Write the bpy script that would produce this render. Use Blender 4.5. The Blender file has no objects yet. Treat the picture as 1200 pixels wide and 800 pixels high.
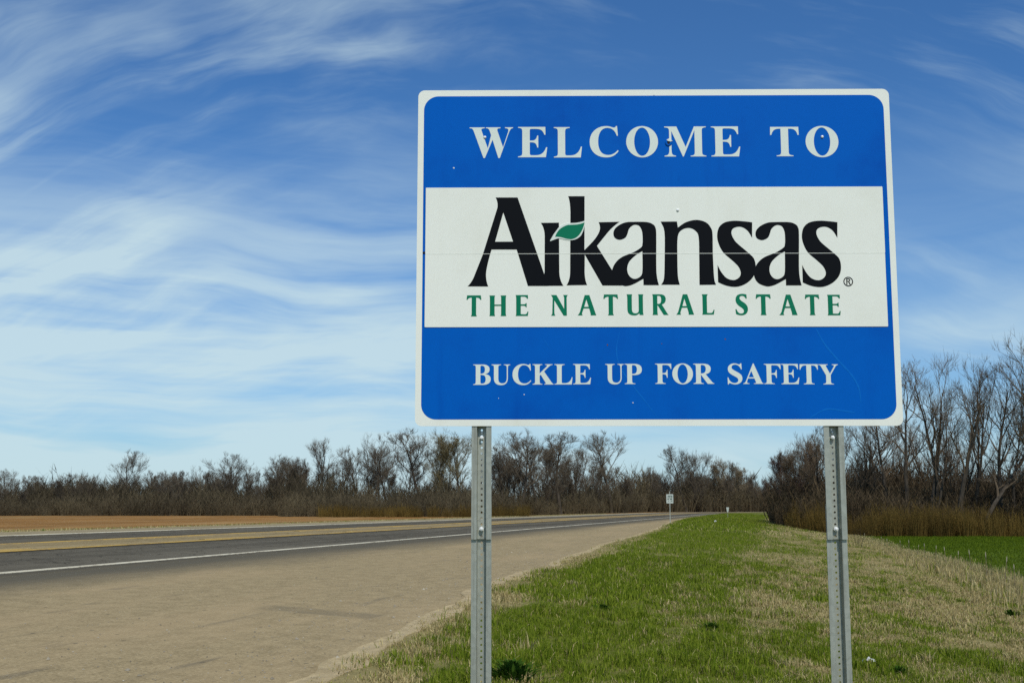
import bpy, bmesh, math, random, re
import numpy as np
from mathutils import Vector, Matrix, Euler
from mathutils.geometry import tessellate_polygon

scene = bpy.context.scene
COL = scene.collection
R = math.radians

# ---------------------------------------------------------------- camera, light, sky, exposure
EYE = 1.60
FOCAL_PX = 1300.0                      # for a 1200 px wide picture
PITCH = R(8.5739)
cam_data = bpy.data.cameras.new('camera')
cam = bpy.data.objects.new('camera', cam_data)
COL.objects.link(cam)
cam_data.sensor_fit = 'HORIZONTAL'
cam_data.sensor_width = 36.0
cam_data.lens = 36.0 * FOCAL_PX / 1200.0
cam_data.clip_start = 0.05
cam_data.clip_end = 9000.0
cam.location = (0, 0, EYE)
cam.rotation_euler = (R(90) + PITCH, 0, 0)
scene.camera = cam

SUN_EL, SUN_AZ = R(51), R(163)         # azimuth clockwise from +Y: behind the camera, a little to the right
sun_dir = Vector((math.sin(SUN_AZ) * math.cos(SUN_EL), math.cos(SUN_AZ) * math.cos(SUN_EL), math.sin(SUN_EL)))
sun_data = bpy.data.lights.new('sun', 'SUN')
sun = bpy.data.objects.new('sun', sun_data)
COL.objects.link(sun)
sun_data.energy = 3.2
sun_data.angle = R(0.53)
sun_data.color = (1.0, 0.95, 0.86)
sun.rotation_euler = sun_dir.to_track_quat('Z', 'Y').to_euler()
sun.location = sun_dir * 60

scene.view_settings.view_transform = 'Standard'
scene.view_settings.look = 'None'
scene.view_settings.exposure = 0.0
scene.view_settings.gamma = 1.0
scene.view_settings.use_curve_mapping = False
scene.cycles.max_bounces = 6
scene.cycles.diffuse_bounces = 3
scene.cycles.transparent_max_bounces = 8
scene.cycles.sample_clamp_indirect = 4.0
scene.cycles.use_denoising = False


class NT:
    """small helper round a node tree"""
    def __init__(self, tree):
        self.t = tree
        self.t.nodes.clear()

    def n(self, kind, **kw):
        nd = self.t.nodes.new(kind)
        for k, v in kw.items():
            setattr(nd, k, v)
        return nd

    def put(self, sock, v):
        if isinstance(v, bpy.types.NodeSocket):
            self.t.links.new(v, sock)
        elif v is not None:
            if sock.type == 'RGBA' and len(v) == 3:
                v = tuple(v) + (1,)
            sock.default_value = v

    def math(self, op, a, b=None, c=None, clamp=False):
        m = self.n('ShaderNodeMath', operation=op, use_clamp=clamp)
        self.put(m.inputs[0], a)
        if b is not None:
            self.put(m.inputs[1], b)
        if c is not None:
            self.put(m.inputs[2], c)
        return m.outputs[0]

    def mix(self, f, a, b, blend='MIX'):
        m = self.n('ShaderNodeMix', data_type='RGBA', blend_type=blend)
        self.put(m.inputs[0], f)
        self.put(m.inputs[6], a)
        self.put(m.inputs[7], b)
        return m.outputs[2]

    def noise(self, vec, scale, detail=4, rough=0.55, dist=0.0):
        m = self.n('ShaderNodeTexNoise')
        self.put(m.inputs['Vector'], vec)
        m.inputs['Scale'].default_value = scale
        m.inputs['Detail'].default_value = detail
        m.inputs['Roughness'].default_value = rough
        m.inputs['Distortion'].default_value = dist
        return m.outputs[0]

    def ramp(self, f, lo, hi, a=0.0, b=1.0, smooth=True):
        m = self.n('ShaderNodeMapRange', interpolation_type='SMOOTHSTEP' if smooth else 'LINEAR')
        self.put(m.inputs[0], f)
        m.inputs[1].default_value = lo
        m.inputs[2].default_value = hi
        m.inputs[3].default_value = a
        m.inputs[4].default_value = b
        return m.outputs[0]

    def xyz(self, x, y, z=0.0):
        m = self.n('ShaderNodeCombineXYZ')
        self.put(m.inputs[0], x)
        self.put(m.inputs[1], y)
        self.put(m.inputs[2], z)
        return m.outputs[0]

    def sep(self, v):
        m = self.n('ShaderNodeSeparateXYZ')
        self.put(m.inputs[0], v)
        return m.outputs


def build_world():
    w = bpy.data.worlds.new('World')
    scene.world = w
    w.use_nodes = True
    k = NT(w.node_tree)
    out = k.n('ShaderNodeOutputWorld')
    bg = k.n('ShaderNodeBackground')
    sky = k.n('ShaderNodeTexSky', sky_type='NISHITA')
    sky.sun_disc = False
    sky.sun_elevation = SUN_EL
    sky.sun_rotation = SUN_AZ
    sky.altitude = 60
    sky.air_density = 1.0
    sky.dust_density = 0.6
    sky.ozone_density = 2.5
    d = k.n('ShaderNodeTexCoord').outputs['Generated']
    x, y, z = k.sep(d)
    az = k.math('ARCTAN2', x, y)
    lifted = k.n('ShaderNodeVectorMath', operation='NORMALIZE')
    k.put(lifted.inputs[0], k.xyz(x, y, k.math('MAXIMUM', z, 0.012)))
    k.put(sky.inputs['Vector'], lifted.outputs[0])
    el = k.math('MAXIMUM', k.math('ARCSINE', z), 0.0)
    # high cirrus: long wind-drawn fibres fanning out overhead, thicker towards the horizon
    warp = k.noise(k.xyz(k.math('MULTIPLY', az, 3.0), k.math('MULTIPLY', el, 5.0), 3.1), 1.0, 3, 0.5)
    wz = k.math('MULTIPLY', k.math('SUBTRACT', warp, 0.5), 0.13)
    tilt = k.math('MULTIPLY', k.math('SUBTRACT', 1.0, k.math('COSINE', az)), SKY_FAN)
    v1 = k.math('ADD', k.math('ADD', el, wz), tilt)
    wisps = k.noise(k.xyz(k.math('MULTIPLY', az, 3.4), k.math('MULTIPLY', v1, 14.0), SKY_SEED), 1.0, 6, 0.50, 0.10)
    fine = k.noise(k.xyz(k.math('MULTIPLY', az, 9.0), k.math('MULTIPLY', v1, 60.0), 1.7), 1.0, 5, 0.6, 0.2)
    w1 = k.ramp(k.math('ADD', k.math('MULTIPLY', wisps, 0.78), k.math('MULTIPLY', fine, 0.22)), 0.42, 0.74)
    big = k.noise(k.xyz(k.math('MULTIPLY', az, 3.4), k.math('MULTIPLY', el, 5.0), SKY_SEED + 2.0), 1.0, 3, 0.5)
    patch = k.ramp(big, 0.36, 0.60)
    w1 = k.math('MULTIPLY', w1, k.math('MULTIPLY_ADD', patch, 0.75, 0.25))
    # flat veils low over the land
    vz = k.math('ADD', k.math('MULTIPLY', el, 22.0), k.math('MULTIPLY', warp, 1.6))
    veil = k.noise(k.xyz(k.math('MULTIPLY', az, 2.4), vz, SKY_SEED + 5.0), 1.0, 6, 0.56, 0.3)
    side = k.math('ADD', k.math('SINE', k.math('MULTIPLY', az, -1.5)), k.math('MULTIPLY', k.math('SUBTRACT', big, 0.5), 0.5))
    low = k.math('MULTIPLY', k.ramp(el, 0.37, 0.13), k.ramp(side, -0.45, 0.15, 0.22, 1.0))
    w2 = k.math('MULTIPLY', k.ramp(veil, 0.28, 0.66), low)
    thin = k.math('ADD', k.ramp(el, 0.36, 0.02, 0.0, 0.22), k.ramp(el, 0.13, 0.0, 0.0, 0.22))
    cloud = k.math('ADD', k.math('MULTIPLY', w1, 0.66), k.math('MULTIPLY', w2, 0.76))
    cloud = k.math('MINIMUM', k.math('ADD', cloud, thin), 0.86)
    skyc = k.mix(1.0, sky.outputs[0], SKY_TINT, 'MULTIPLY')
    col = k.mix(cloud, skyc, CLOUD_COL)
    k.put(bg.inputs['Color'], col)
    bg.inputs['Strength'].default_value = 0.10
    k.put(out.inputs['Surface'], bg.outputs[0])


SKY_TINT = (0.41, 0.77, 1.12)
CLOUD_COL = (5.9, 7.5, 8.0)
SKY_FAN = 1.3
SKY_SEED = 71.4
build_world()

# ---------------------------------------------------------------- small tools


def tag(o, label=None, cat=None, group=None, kind=None):
    if label:
        o['label'] = label
    if cat:
        o['category'] = cat
    if group:
        o['group'] = group
    if kind:
        o['kind'] = kind
    return o


def link(o, parent=None):
    COL.objects.link(o)
    if parent is not None:
        o.parent = parent
    return o


def empty(name, loc=(0, 0, 0), parent=None):
    o = bpy.data.objects.new(name, None)
    o.location = loc
    o.empty_display_size = 0.2
    return link(o, parent)


def mesh_np(name, verts, faces, mats, parent=None, smooth=False, attrs=None, uv=None, mat_idx=None):
    """verts (N,3); faces: list of int arrays (k, n) with n corners each, or one array"""
    me = bpy.data.meshes.new(name)
    verts = np.asarray(verts, np.float32)
    if isinstance(faces, np.ndarray):
        faces = [faces]
    faces = [f for f in faces if len(f)]
    loops = np.concatenate([f.ravel() for f in faces]).astype(np.int32)
    tot = np.concatenate([np.full(len(f), f.shape[1], np.int32) for f in faces])
    start = np.concatenate([[0], np.cumsum(tot)[:-1]]).astype(np.int32)
    me.vertices.add(len(verts))
    me.vertices.foreach_set('co', verts.ravel())
    me.loops.add(len(loops))
    me.loops.foreach_set('vertex_index', loops)
    me.polygons.add(len(tot))
    me.polygons.foreach_set('loop_start', start)
    me.polygons.foreach_set('loop_total', tot)
    if smooth:
        me.polygons.foreach_set('use_smooth', np.ones(len(tot), bool))
    for m in (mats if isinstance(mats, (list, tuple)) else [mats]):
        me.materials.append(m)
    if mat_idx is not None:
        me.polygons.foreach_set('material_index', np.asarray(mat_idx, np.int32))
    if uv is not None:
        lay = me.uv_layers.new(name='UVMap')
        lay.data.foreach_set('uv', np.asarray(uv, np.float32)[loops].ravel())
    for an, av in (attrs or {}).items():
        at = me.attributes.new(an, 'FLOAT', 'POINT')
        at.data.foreach_set('value', np.asarray(av, np.float32))
    me.update(calc_edges=True)
    me.validate()
    o = bpy.data.objects.new(name, me)
    return link(o, parent)


class MB:
    """collects prisms, boxes, lathes into one mesh"""
    def __init__(self):
        self.v, self.f = [], []

    def add(self, v, f):
        b = len(self.v)
        self.v += [tuple(q) for q in v]
        self.f += [tuple(i + b for i in q) for q in f]
        return self

    def box(self, x0, x1, y0, y1, z0, z1):
        v = [(x, y, z) for z in (z0, z1) for y in (y0, y1) for x in (x0, x1)]
        return self.add(v, [(0, 2, 3, 1), (4, 5, 7, 6), (0, 1, 5, 4), (2, 6, 7, 3), (0, 4, 6, 2), (1, 3, 7, 5)])

    def prism(self, contours, yf, yb):
        """contours in (x, z); first is the outline, the rest are holes; front face at yf (towards -y)"""
        pts = [q for c in contours for q in c]
        tris = tessellate_polygon([[Vector((q[0], q[1], 0)) for q in c] for c in contours])
        n = len(pts)
        v = [(q[0], yf, q[1]) for q in pts] + [(q[0], yb, q[1]) for q in pts]
        f = []
        for t in tris:
            a, b, c = (pts[i] for i in t)
            if (b[0] - a[0]) * (c[1] - a[1]) - (b[1] - a[1]) * (c[0] - a[0]) < 0:
                t = (t[0], t[2], t[1])
            f.append(tuple(t))
            f.append((t[0] + n, t[2] + n, t[1] + n))
        k = 0
        for c in contours:
            m = len(c)
            for i in range(m):
                a, b = k + i, k + (i + 1) % m
                f.append((a, a + n, b + n, b))
            k += m
        return self.add(v, f)

    def lathe(self, prof, seg, at, axis='y'):
        """prof: (r, h); h runs along -y (out of the sign) or z"""
        v, f = [], []
        for r, h in prof:
            for i in range(seg):
                a = 2 * math.pi * i / seg
                if axis == 'y':
                    v.append((at[0] + r * math.cos(a), at[1] - h, at[2] + r * math.sin(a)))
                else:
                    v.append((at[0] + r * math.cos(a), at[1] + r * math.sin(a), at[2] + h))
        for j in range(len(prof) - 1):
            for i in range(seg):
                f.append((j * seg + i, j * seg + (i + 1) % seg, (j + 1) * seg + (i + 1) % seg, (j + 1) * seg + i))
        f.append(tuple((len(prof) - 1) * seg + i for i in range(seg)))
        return self.add(v, f)

    def tube(self, pts, rad, n=4):
        pts = [Vector(q) for q in pts]
        v, f = [], []
        for i, q in enumerate(pts):
            d = (pts[min(i + 1, len(pts) - 1)] - pts[max(i - 1, 0)]).normalized()
            a = d.orthogonal().normalized()
            b = d.cross(a)
            r = rad[i] if isinstance(rad, (list, tuple)) else rad
            for j in range(n):
                t = 2 * math.pi * j / n
                v.append(q + (a * math.cos(t) + b * math.sin(t)) * r)
        for i in range(len(pts) - 1):
            for j in range(n):
                f.append((i * n + j, i * n + (j + 1) % n, (i + 1) * n + (j + 1) % n, (i + 1) * n + j))
        return self.add(v, f)

    def build(self, name, mat, parent=None, smooth=False):
        me = bpy.data.meshes.new(name)
        me.from_pydata(self.v, [], self.f)
        for m in (mat if isinstance(mat, (list, tuple)) else [mat]):
            me.materials.append(m)
        bm = bmesh.new()
        bm.from_mesh(me)
        bmesh.ops.recalc_face_normals(bm, faces=bm.faces)
        bm.to_mesh(me)
        bm.free()
        if smooth:
            for p in me.polygons:
                p.use_smooth = True
        return link(bpy.data.objects.new(name, me), parent)


def rrect(x0, x1, z0, z1, r, seg=7):
    out = []
    for cx, cz, a0 in ((x1 - r, z1 - r, 0), (x0 + r, z1 - r, 90), (x0 + r, z0 + r, 180), (x1 - r, z0 + r, 270)):
        for i in range(seg + 1):
            a = R(a0 + 90 * i / seg)
            out.append((cx + r * math.cos(a), cz + r * math.sin(a)))
    return out


def vnoise(x, y, seed=0):
    """smooth value noise on a lattice, vectorised"""
    xi, yi = np.floor(x).astype(np.int64), np.floor(y).astype(np.int64)
    fx, fy = x - xi, y - yi
    fx, fy = fx * fx * (3 - 2 * fx), fy * fy * (3 - 2 * fy)

    def h(a, b):
        q = (a * 374761393 + b * 668265263 + seed * 2147483647) & 0xFFFFFFFF
        q = ((q ^ (q >> 13)) * 1274126177) & 0xFFFFFFFF
        return ((q ^ (q >> 16)) & 0xFFFF) / 65535.0
    a = h(xi, yi) * (1 - fx) + h(xi + 1, yi) * fx
    b = h(xi, yi + 1) * (1 - fx) + h(xi + 1, yi + 1) * fx
    return a * (1 - fy) + b * fy


def fbm(x, y, seed=0, oct=4):
    x, y = np.asarray(x, float), np.asarray(y, float)
    s, a, tot = 0, 1.0, 0
    for i in range(oct):
        s = s + a * vnoise(x * 2 ** i + 17.3 * i, y * 2 ** i - 9.1 * i, seed + i)
        tot += a
        a *= 0.5
    return s / tot


# ---------------------------------------------------------------- materials
def new_mat(name):
    m = bpy.data.materials.new(name)
    m.use_nodes = True
    k = NT(m.node_tree)
    out = k.n('ShaderNodeOutputMaterial')
    return m, k, out


def principled(k, out, color, rough=0.8, metal=0.0, spec=0.3, bump=None, bstr=0.3, bdist=0.02):
    b = k.n('ShaderNodeBsdfPrincipled')
    k.put(b.inputs['Base Color'], color)
    k.put(b.inputs['Roughness'], rough)
    k.put(b.inputs['Metallic'], metal)
    b.inputs['Specular IOR Level'].default_value = spec
    if bump is not None:
        bn = k.n('ShaderNodeBump')
        bn.inputs['Strength'].default_value = bstr
        bn.inputs['Distance'].default_value = bdist
        k.put(bn.inputs['Height'], bump)
        k.put(b.inputs['Normal'], bn.outputs[0])
    k.put(out.inputs['Surface'], b.outputs[0])
    return b


def obj_vec(k):
    return k.n('ShaderNodeTexCoord').outputs['Object']


def uv_vec(k):
    return k.n('ShaderNodeTexCoord').outputs['UV']


def attr(k, name):
    return k.n('ShaderNodeAttribute', attribute_name=name).outputs['Fac']


def sheeting(name, col, dirt=(0.30, 0.27, 0.2), amount=0.25, rough=0.5, spec=0.12):
    m, k, out = new_mat(name)
    o = obj_vec(k)
    n1 = k.noise(o, 2.2, 5, 0.6)
    sx, sy, sz = k.sep(o)
    run = k.noise(k.xyz(k.math('MULTIPLY', sx, 9.0), sy, k.math('MULTIPLY', sz, 0.9)), 1.0, 4, 0.6)
    n2 = k.noise(o, 30, 4, 0.6)
    c = k.mix(k.math('MULTIPLY', k.ramp(n1, 0.45, 0.8), amount), col, dirt)
    c = k.mix(k.math('MULTIPLY', k.ramp(run, 0.55, 0.85), amount * 0.7), c, dirt)
    c = k.mix(k.math('MULTIPLY', k.ramp(n2, 0.6, 0.8), amount * 0.4), c, dirt)
    principled(k, out, c, k.ramp(n1, 0.2, 0.8, rough - 0.06, rough + 0.1), 0.0, spec, k.noise(o, 5, 2), 0.05, 0.01)
    return m


M = {}
M['white_sheeting'] = sheeting('white_sheeting', (0.81, 0.825, 0.735), (0.58, 0.57, 0.44), 0.30)
M['blue_sheeting'] = sheeting('blue_sheeting', (0.0004, 0.106, 0.480), (0.0006, 0.060, 0.355), 0.75, 0.5, 0.05)
M['letter_white'] = sheeting('letter_white', (0.69, 0.75, 0.68), (0.50, 0.52, 0.42), 0.3)
M['letter_black'] = sheeting('letter_black', (0.002, 0.003, 0.005), (0.006, 0.007, 0.008), 0.3, 0.6, 0.10)
M['letter_green'] = sheeting('letter_green', (0.0015, 0.17, 0.085), (0.01, 0.15, 0.09), 0.3)
M['scratch'] = sheeting('scratch', (0.003, 0.138, 0.52), (0.003, 0.11, 0.46), 0.4, 0.5, 0.05)
M['dark_hole'] = sheeting('dark_hole', (0.02, 0.018, 0.016), (0.05, 0.03, 0.02), 0.4, 0.8)
M['rust'] = sheeting('rust', (0.16, 0.07, 0.03), (0.05, 0.03, 0.02), 0.6, 0.9)


def galvanised():
    m, k, out = new_mat('galvanised_steel')
    o = obj_vec(k)
    v = k.n('ShaderNodeTexVoronoi')
    k.put(v.inputs['Vector'], o)
    v.inputs['Scale'].default_value = 55
    sx, sy, sz = k.sep(o)
    streak = k.noise(k.xyz(k.math('MULTIPLY', sx, 60.0), k.math('MULTIPLY', sy, 60.0), k.math('MULTIPLY', sz, 2.0)), 1.0, 4, 0.6)
    c = k.mix(k.ramp(v.outputs['Color'], 0.0, 1.0, 0.25, 0.75), (0.31, 0.325, 0.275), (0.46, 0.475, 0.405))
    c = k.mix(k.ramp(streak, 0.46, 0.78, 0, 0.65), c, (0.19, 0.19, 0.15))
    principled(k, out, c, k.ramp(streak, 0.2, 0.8, 0.45, 0.62), 0.45, 0.5, streak, 0.05, 0.003)
    return m


M['steel'] = galvanised()
m, k, out = new_mat('bright_zinc')
principled(k, out, k.mix(k.noise(obj_vec(k), 80), (0.72, 0.74, 0.70), (0.86, 0.86, 0.84)), 0.4, 0.15, 0.6)
M['zinc'] = m


def bark(name, a, b):
    m, k, out = new_mat(name)
    o = obj_vec(k)
    sx, sy, sz = k.sep(o)
    n = k.noise(k.xyz(k.math('MULTIPLY', sx, 5.0), k.math('MULTIPLY', sy, 5.0), sz), 1.6, 5, 0.65)
    n2 = k.noise(o, 0.35, 3)
    c = k.mix(k.ramp(n, 0.3, 0.7), a, b)
    c = k.mix(k.ramp(n2, 0.4, 0.7, 0, 0.35), c, tuple(q * 1.5 for q in b))
    principled(k, out, c, 0.95, 0, 0.1, n, 0.5, 0.03)
    return m


M['bark'] = bark('bark', (0.032, 0.026, 0.019), (0.085, 0.070, 0.052))
M['bark_pale'] = bark('bark_pale', (0.08, 0.07, 0.05), (0.20, 0.175, 0.13))
M['twig'] = bark('twig', (0.070, 0.057, 0.040), (0.125, 0.102, 0.072))
M['twig_warm'] = bark('twig_warm', (0.080, 0.058, 0.038), (0.150, 0.112, 0.072))
M['twig_pale'] = bark('twig_pale', (0.16, 0.125, 0.075), (0.24, 0.19, 0.12))
M['twig_red'] = bark('twig_red', (0.085, 0.055, 0.043), (0.135, 0.092, 0.072))
M['twig_olive'] = bark('twig_olive', (0.11, 0.09, 0.045), (0.17, 0.14, 0.07))


def two_tone(name, a, b, a2, b2, trans=0.25):
    """plant matter: attribute g mixes a-b, attribute r varies within each"""
    m, k, out = new_mat(name)
    g, r = attr(k, 'g'), attr(k, 'r')
    c = k.mix(g, k.mix(r, a, a2), k.mix(r, b, b2))
    dif = k.n('ShaderNodeBsdfDiffuse')
    tr = k.n('ShaderNodeBsdfTranslucent')
    k.put(dif.inputs[0], c)
    k.put(tr.inputs[0], c)
    mx = k.n('ShaderNodeMixShader')
    mx.inputs[0].default_value = trans
    k.put(mx.inputs[1], dif.outputs[0])
    k.put(mx.inputs[2], tr.outputs[0])
    k.put(out.inputs['Surface'], mx.outputs[0])
    return m


STRAW, STRAW2 = (0.30, 0.235, 0.095), (0.62, 0.52, 0.26)
GREEN, GREEN2 = (0.092, 0.145, 0.009), (0.275, 0.320, 0.038)
M['grass'] = two_tone('grass', STRAW, GREEN, STRAW2, GREEN2)
M['wheat'] = two_tone('wheat', (0.058, 0.095, 0.006), (0.095, 0.140, 0.010), (0.09, 0.135, 0.010), (0.14, 0.19, 0.018))
M['brush_brown'] = two_tone('brush_brown', (0.055, 0.045, 0.029), (0.120, 0.097, 0.055), (0.085, 0.070, 0.045), (0.165, 0.132, 0.078), 0.1)
M['brush_dark'] = two_tone('brush_dark', (0.036, 0.027, 0.017), (0.090, 0.066, 0.038), (0.070, 0.052, 0.034), (0.14, 0.105, 0.060), 0.1)
M['brush_gold'] = two_tone('brush_gold', (0.046, 0.032, 0.011), (0.150, 0.098, 0.024), (0.10, 0.068, 0.022), (0.22, 0.150, 0.044), 0.15)
M['weed_dark'] = two_tone('weed_dark', (0.035, 0.085, 0.010), (0.03, 0.07, 0.01), (0.075, 0.15, 0.02), (0.06, 0.11, 0.015))
M['stone'] = two_tone('stone', (0.12, 0.10, 0.07), (0.26, 0.22, 0.15), (0.3, 0.26, 0.19), (0.5, 0.45, 0.34), 0.0)
M['weed_grey'] = two_tone('weed_grey', (0.05, 0.038, 0.025), (0.09, 0.07, 0.045), (0.08, 0.06, 0.04), (0.13, 0.10, 0.065))
M['weed_rust'] = two_tone('weed_rust', (0.12, 0.05, 0.02), (0.09, 0.04, 0.02), (0.18, 0.08, 0.03), (0.14, 0.07, 0.03))


def ground_mat():
    m, k, out = new_mat('verge_soil')
    o = obj_vec(k)
    g = attr(k, 'g')
    n = k.noise(o, 6.0, 6, 0.65)
    n2 = k.noise(o, 0.8, 5, 0.6)
    f = k.math('ADD', g, k.math('MULTIPLY', k.math('SUBTRACT', n2, 0.5), 0.9), clamp=True)
    c = k.mix(f, k.mix(n, (0.16, 0.125, 0.052), (0.40, 0.325, 0.15)), k.mix(n, (0.065, 0.08, 0.012), (0.175, 0.180, 0.035)))
    principled(k, out, c, 1.0, 0, 0.05, n, 0.6, 0.05)
    return m


def asphalt(name, a, b, grit=1.0):
    m, k, out = new_mat(name)
    u = uv_vec(k)
    s, t, _ = k.sep(u)
    big = k.noise(k.xyz(k.math('MULTIPLY', s, 0.05), k.math('MULTIPLY', t, 0.6)), 1.0, 5, 0.6)
    fine = k.noise(u, 22.0, 3, 0.7)
    med = k.noise(u, 2.5, 4, 0.6)
    f = k.math('ADD', k.math('MULTIPLY', big, 0.55), k.math('MULTIPLY', k.math('ADD', fine, med), 0.225))
    c = k.mix(k.ramp(f, 0.36, 0.64), a, b)
    # darker wheel paths and tar-filled cracks
    path = k.math('COSINE', k.math('MULTIPLY', t, 2 * math.pi / 1.8))
    c = k.mix(k.math('MULTIPLY', k.ramp(path, 0.0, 1.0), 0.35), c, tuple(q * 0.72 for q in a))
    cr = k.noise(k.xyz(k.math('MULTIPLY', s, 0.5), k.math('MULTIPLY', t, 0.9), 3.0), 1.0, 4, 0.6)
    c = k.mix(k.ramp(k.math('ABSOLUTE', k.math('SUBTRACT', cr, 0.5)), 0.003, 0.010, 0.8, 0.0), c, tuple(q * 0.4 for q in a))
    principled(k, out, c, 0.95, 0, 0.04, fine, 0.3 * grit, 0.01)
    return m


def pullout_mat():
    m, k, out = new_mat('worn_gravel_asphalt')
    u = uv_vec(k)
    s, t, _ = k.sep(u)
    fine = k.noise(u, 26.0, 4, 0.75)
    med = k.noise(u, 3.0, 5, 0.65)
    big = k.noise(k.xyz(k.math('MULTIPLY', s, 0.12), k.math('MULTIPLY', t, 0.5)), 1.0, 5, 0.6)
    coarse = k.noise(k.xyz(k.math('MULTIPLY', s, 3.2), k.math('MULTIPLY', t, 3.6), 9.0), 1.0, 6, 0.75)
    ff = k.math('ADD', k.math('MULTIPLY', fine, 0.62), k.math('MULTIPLY', coarse, 0.38))
    c = k.mix(k.ramp(ff, 0.32, 0.66), (0.210, 0.161, 0.084), (0.435, 0.338, 0.184))
    c = k.mix(k.ramp(med, 0.45, 0.75, 0, 0.40), c, (0.20, 0.152, 0.078))
    c = k.mix(k.ramp(big, 0.46, 0.68, 0, 0.50), c, (0.41, 0.305, 0.165))
    # tyre-worn streaks and old oil along the direction of travel
    st = k.noise(k.xyz(k.math('MULTIPLY', s, 0.35), k.math('MULTIPLY', t, 3.2), 4.0), 1.0, 3, 0.55)
    c = k.mix(k.ramp(st, 0.60, 0.74, 0, 0.42), c, (0.12, 0.105, 0.08))
    # an old worn strip of tar laid across the pullout
    dl = k.math('ADD', k.math('ADD', s, k.math('MULTIPLY', t, 0.17)), k.math('MULTIPLY', k.math('SUBTRACT', med, 0.5), 0.5))
    bar = k.ramp(k.math('ABSOLUTE', k.math('SUBTRACT', dl, 15.02)), 0.16, 0.42, 1.0, 0.0)
    bar = k.math('MULTIPLY', bar, k.ramp(k.math('ABSOLUTE', k.math('SUBTRACT', t, 7.2)), 0.70, 1.0, 1.0, 0.0))
    c = k.mix(k.math('MULTIPLY', bar, k.ramp(coarse, 0.35, 0.6, 0.12, 0.62)), c, (0.16, 0.133, 0.085))
    v = k.n('ShaderNodeTexVoronoi')
    k.put(v.inputs['Vector'], u)
    v.inputs['Scale'].default_value = 3.0
    c = k.mix(k.ramp(v.outputs['Distance'], 0.10, 0.05, 0, 0.7), c, (0.10, 0.085, 0.06))
    v2 = k.n('ShaderNodeTexVoronoi')
    k.put(v2.inputs['Vector'], u)
    v2.inputs['Scale'].default_value = 14.0
    c = k.mix(k.ramp(v2.outputs['Distance'], 0.14, 0.08, 0, 0.55), c, (0.50, 0.43, 0.29))
    # bare asphalt shows next to the travel lane, gravel has drifted over the rest
    drift = k.math('ADD', t, k.math('MULTIPLY', k.math('SUBTRACT', big, 0.5), 1.6))
    c = k.mix(k.ramp(drift, 0.7, 3.6, 0.96, 0.0), c, (0.105, 0.094, 0.067))
    principled(k, out, c, 0.97, 0, 0.04, k.math('ADD', fine, k.math('MULTIPLY', med, 0.6)), 0.45, 0.015)
    return m


def soil_mat(name, a, b, c2, furrow=0.0):
    m, k, out = new_mat(name)
    u = uv_vec(k)
    s, t, _ = k.sep(u)
    n = k.noise(u, 3.0, 6, 0.7)
    big = k.noise(k.xyz(k.math('MULTIPLY', s, 0.03), k.math('MULTIPLY', t, 0.10)), 1.0, 5, 0.6)
    c = k.mix(k.ramp(n, 0.3, 0.7), a, b)
    c = k.mix(k.ramp(big, 0.45, 0.7, 0, 0.8), c, c2)
    if furrow:
        fr = k.noise(k.xyz(k.math('MULTIPLY', s, 0.05), k.math('MULTIPLY', t, furrow), 2.0), 1.0, 4, 0.6)
        c = k.mix(k.ramp(fr, 0.42, 0.62, 0.0, 0.55), c, tuple(q * 0.55 for q in a))
    principled(k, out, c, 1.0, 0, 0.05, n, 0.8, 0.08)
    return m


def paint(name, col, under, wear):
    m, k, out = new_mat(name)
    u = uv_vec(k)
    n = k.noise(u, 6.0, 5, 0.7)
    n2 = k.noise(u, 0.4, 3, 0.6)
    f = k.math('ADD', k.math('MULTIPLY', n, 0.6), k.math('MULTIPLY', n2, 0.4))
    principled(k, out, k.mix(k.ramp(f, wear, wear + 0.14), under, col), 0.7, 0, 0.3)
    return m


M['ground'] = ground_mat()
M['asphalt'] = asphalt('dark_asphalt', (0.082, 0.072, 0.051), (0.150, 0.132, 0.094))
M['asphalt_worn'] = asphalt('worn_asphalt', (0.25, 0.188, 0.090), (0.34, 0.262, 0.135))
M['shoulder'] = asphalt('shoulder_gravel', (0.25, 0.205, 0.118), (0.37, 0.305, 0.18))
M['pullout'] = pullout_mat()
M['dirt'] = soil_mat('sandy_dirt', (0.34, 0.262, 0.142), (0.53, 0.42, 0.24), (0.44, 0.35, 0.185))
M['plowed'] = soil_mat('plowed_soil', (0.22, 0.108, 0.031), (0.39, 0.208, 0.066), (0.40, 0.25, 0.10), 0.35)
M['crop'] = soil_mat('young_crop', (0.050, 0.080, 0.006), (0.105, 0.155, 0.013), (0.06, 0.085, 0.008))
M['white_paint'] = paint('white_road_paint', (0.66, 0.60, 0.44), (0.30, 0.26, 0.18), 0.39)
M['yellow_paint'] = paint('yellow_road_paint', (0.52, 0.34, 0.08), (0.30, 0.21, 0.09), 0.42)
M['seed_head'] = sheeting('seed_head', (0.36, 0.32, 0.22), (0.22, 0.18, 0.12), 0.4, 0.9)
M['litter'] = sheeting('litter_white', (0.78, 0.78, 0.78), (0.5, 0.48, 0.42), 0.3, 0.6)
m, k, out = new_mat('weathered_white')
principled(k, out, k.mix(k.noise(obj_vec(k), 14), (0.38, 0.42, 0.37), (0.52, 0.56, 0.49)), 0.5)
M['white_paint_metal'] = m
m, k, out = new_mat('dull_teal_print')
principled(k, out, k.mix(k.noise(obj_vec(k), 20), (0.05, 0.09, 0.075), (0.09, 0.14, 0.115)), 0.6)
M['print_dark'] = m

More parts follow.
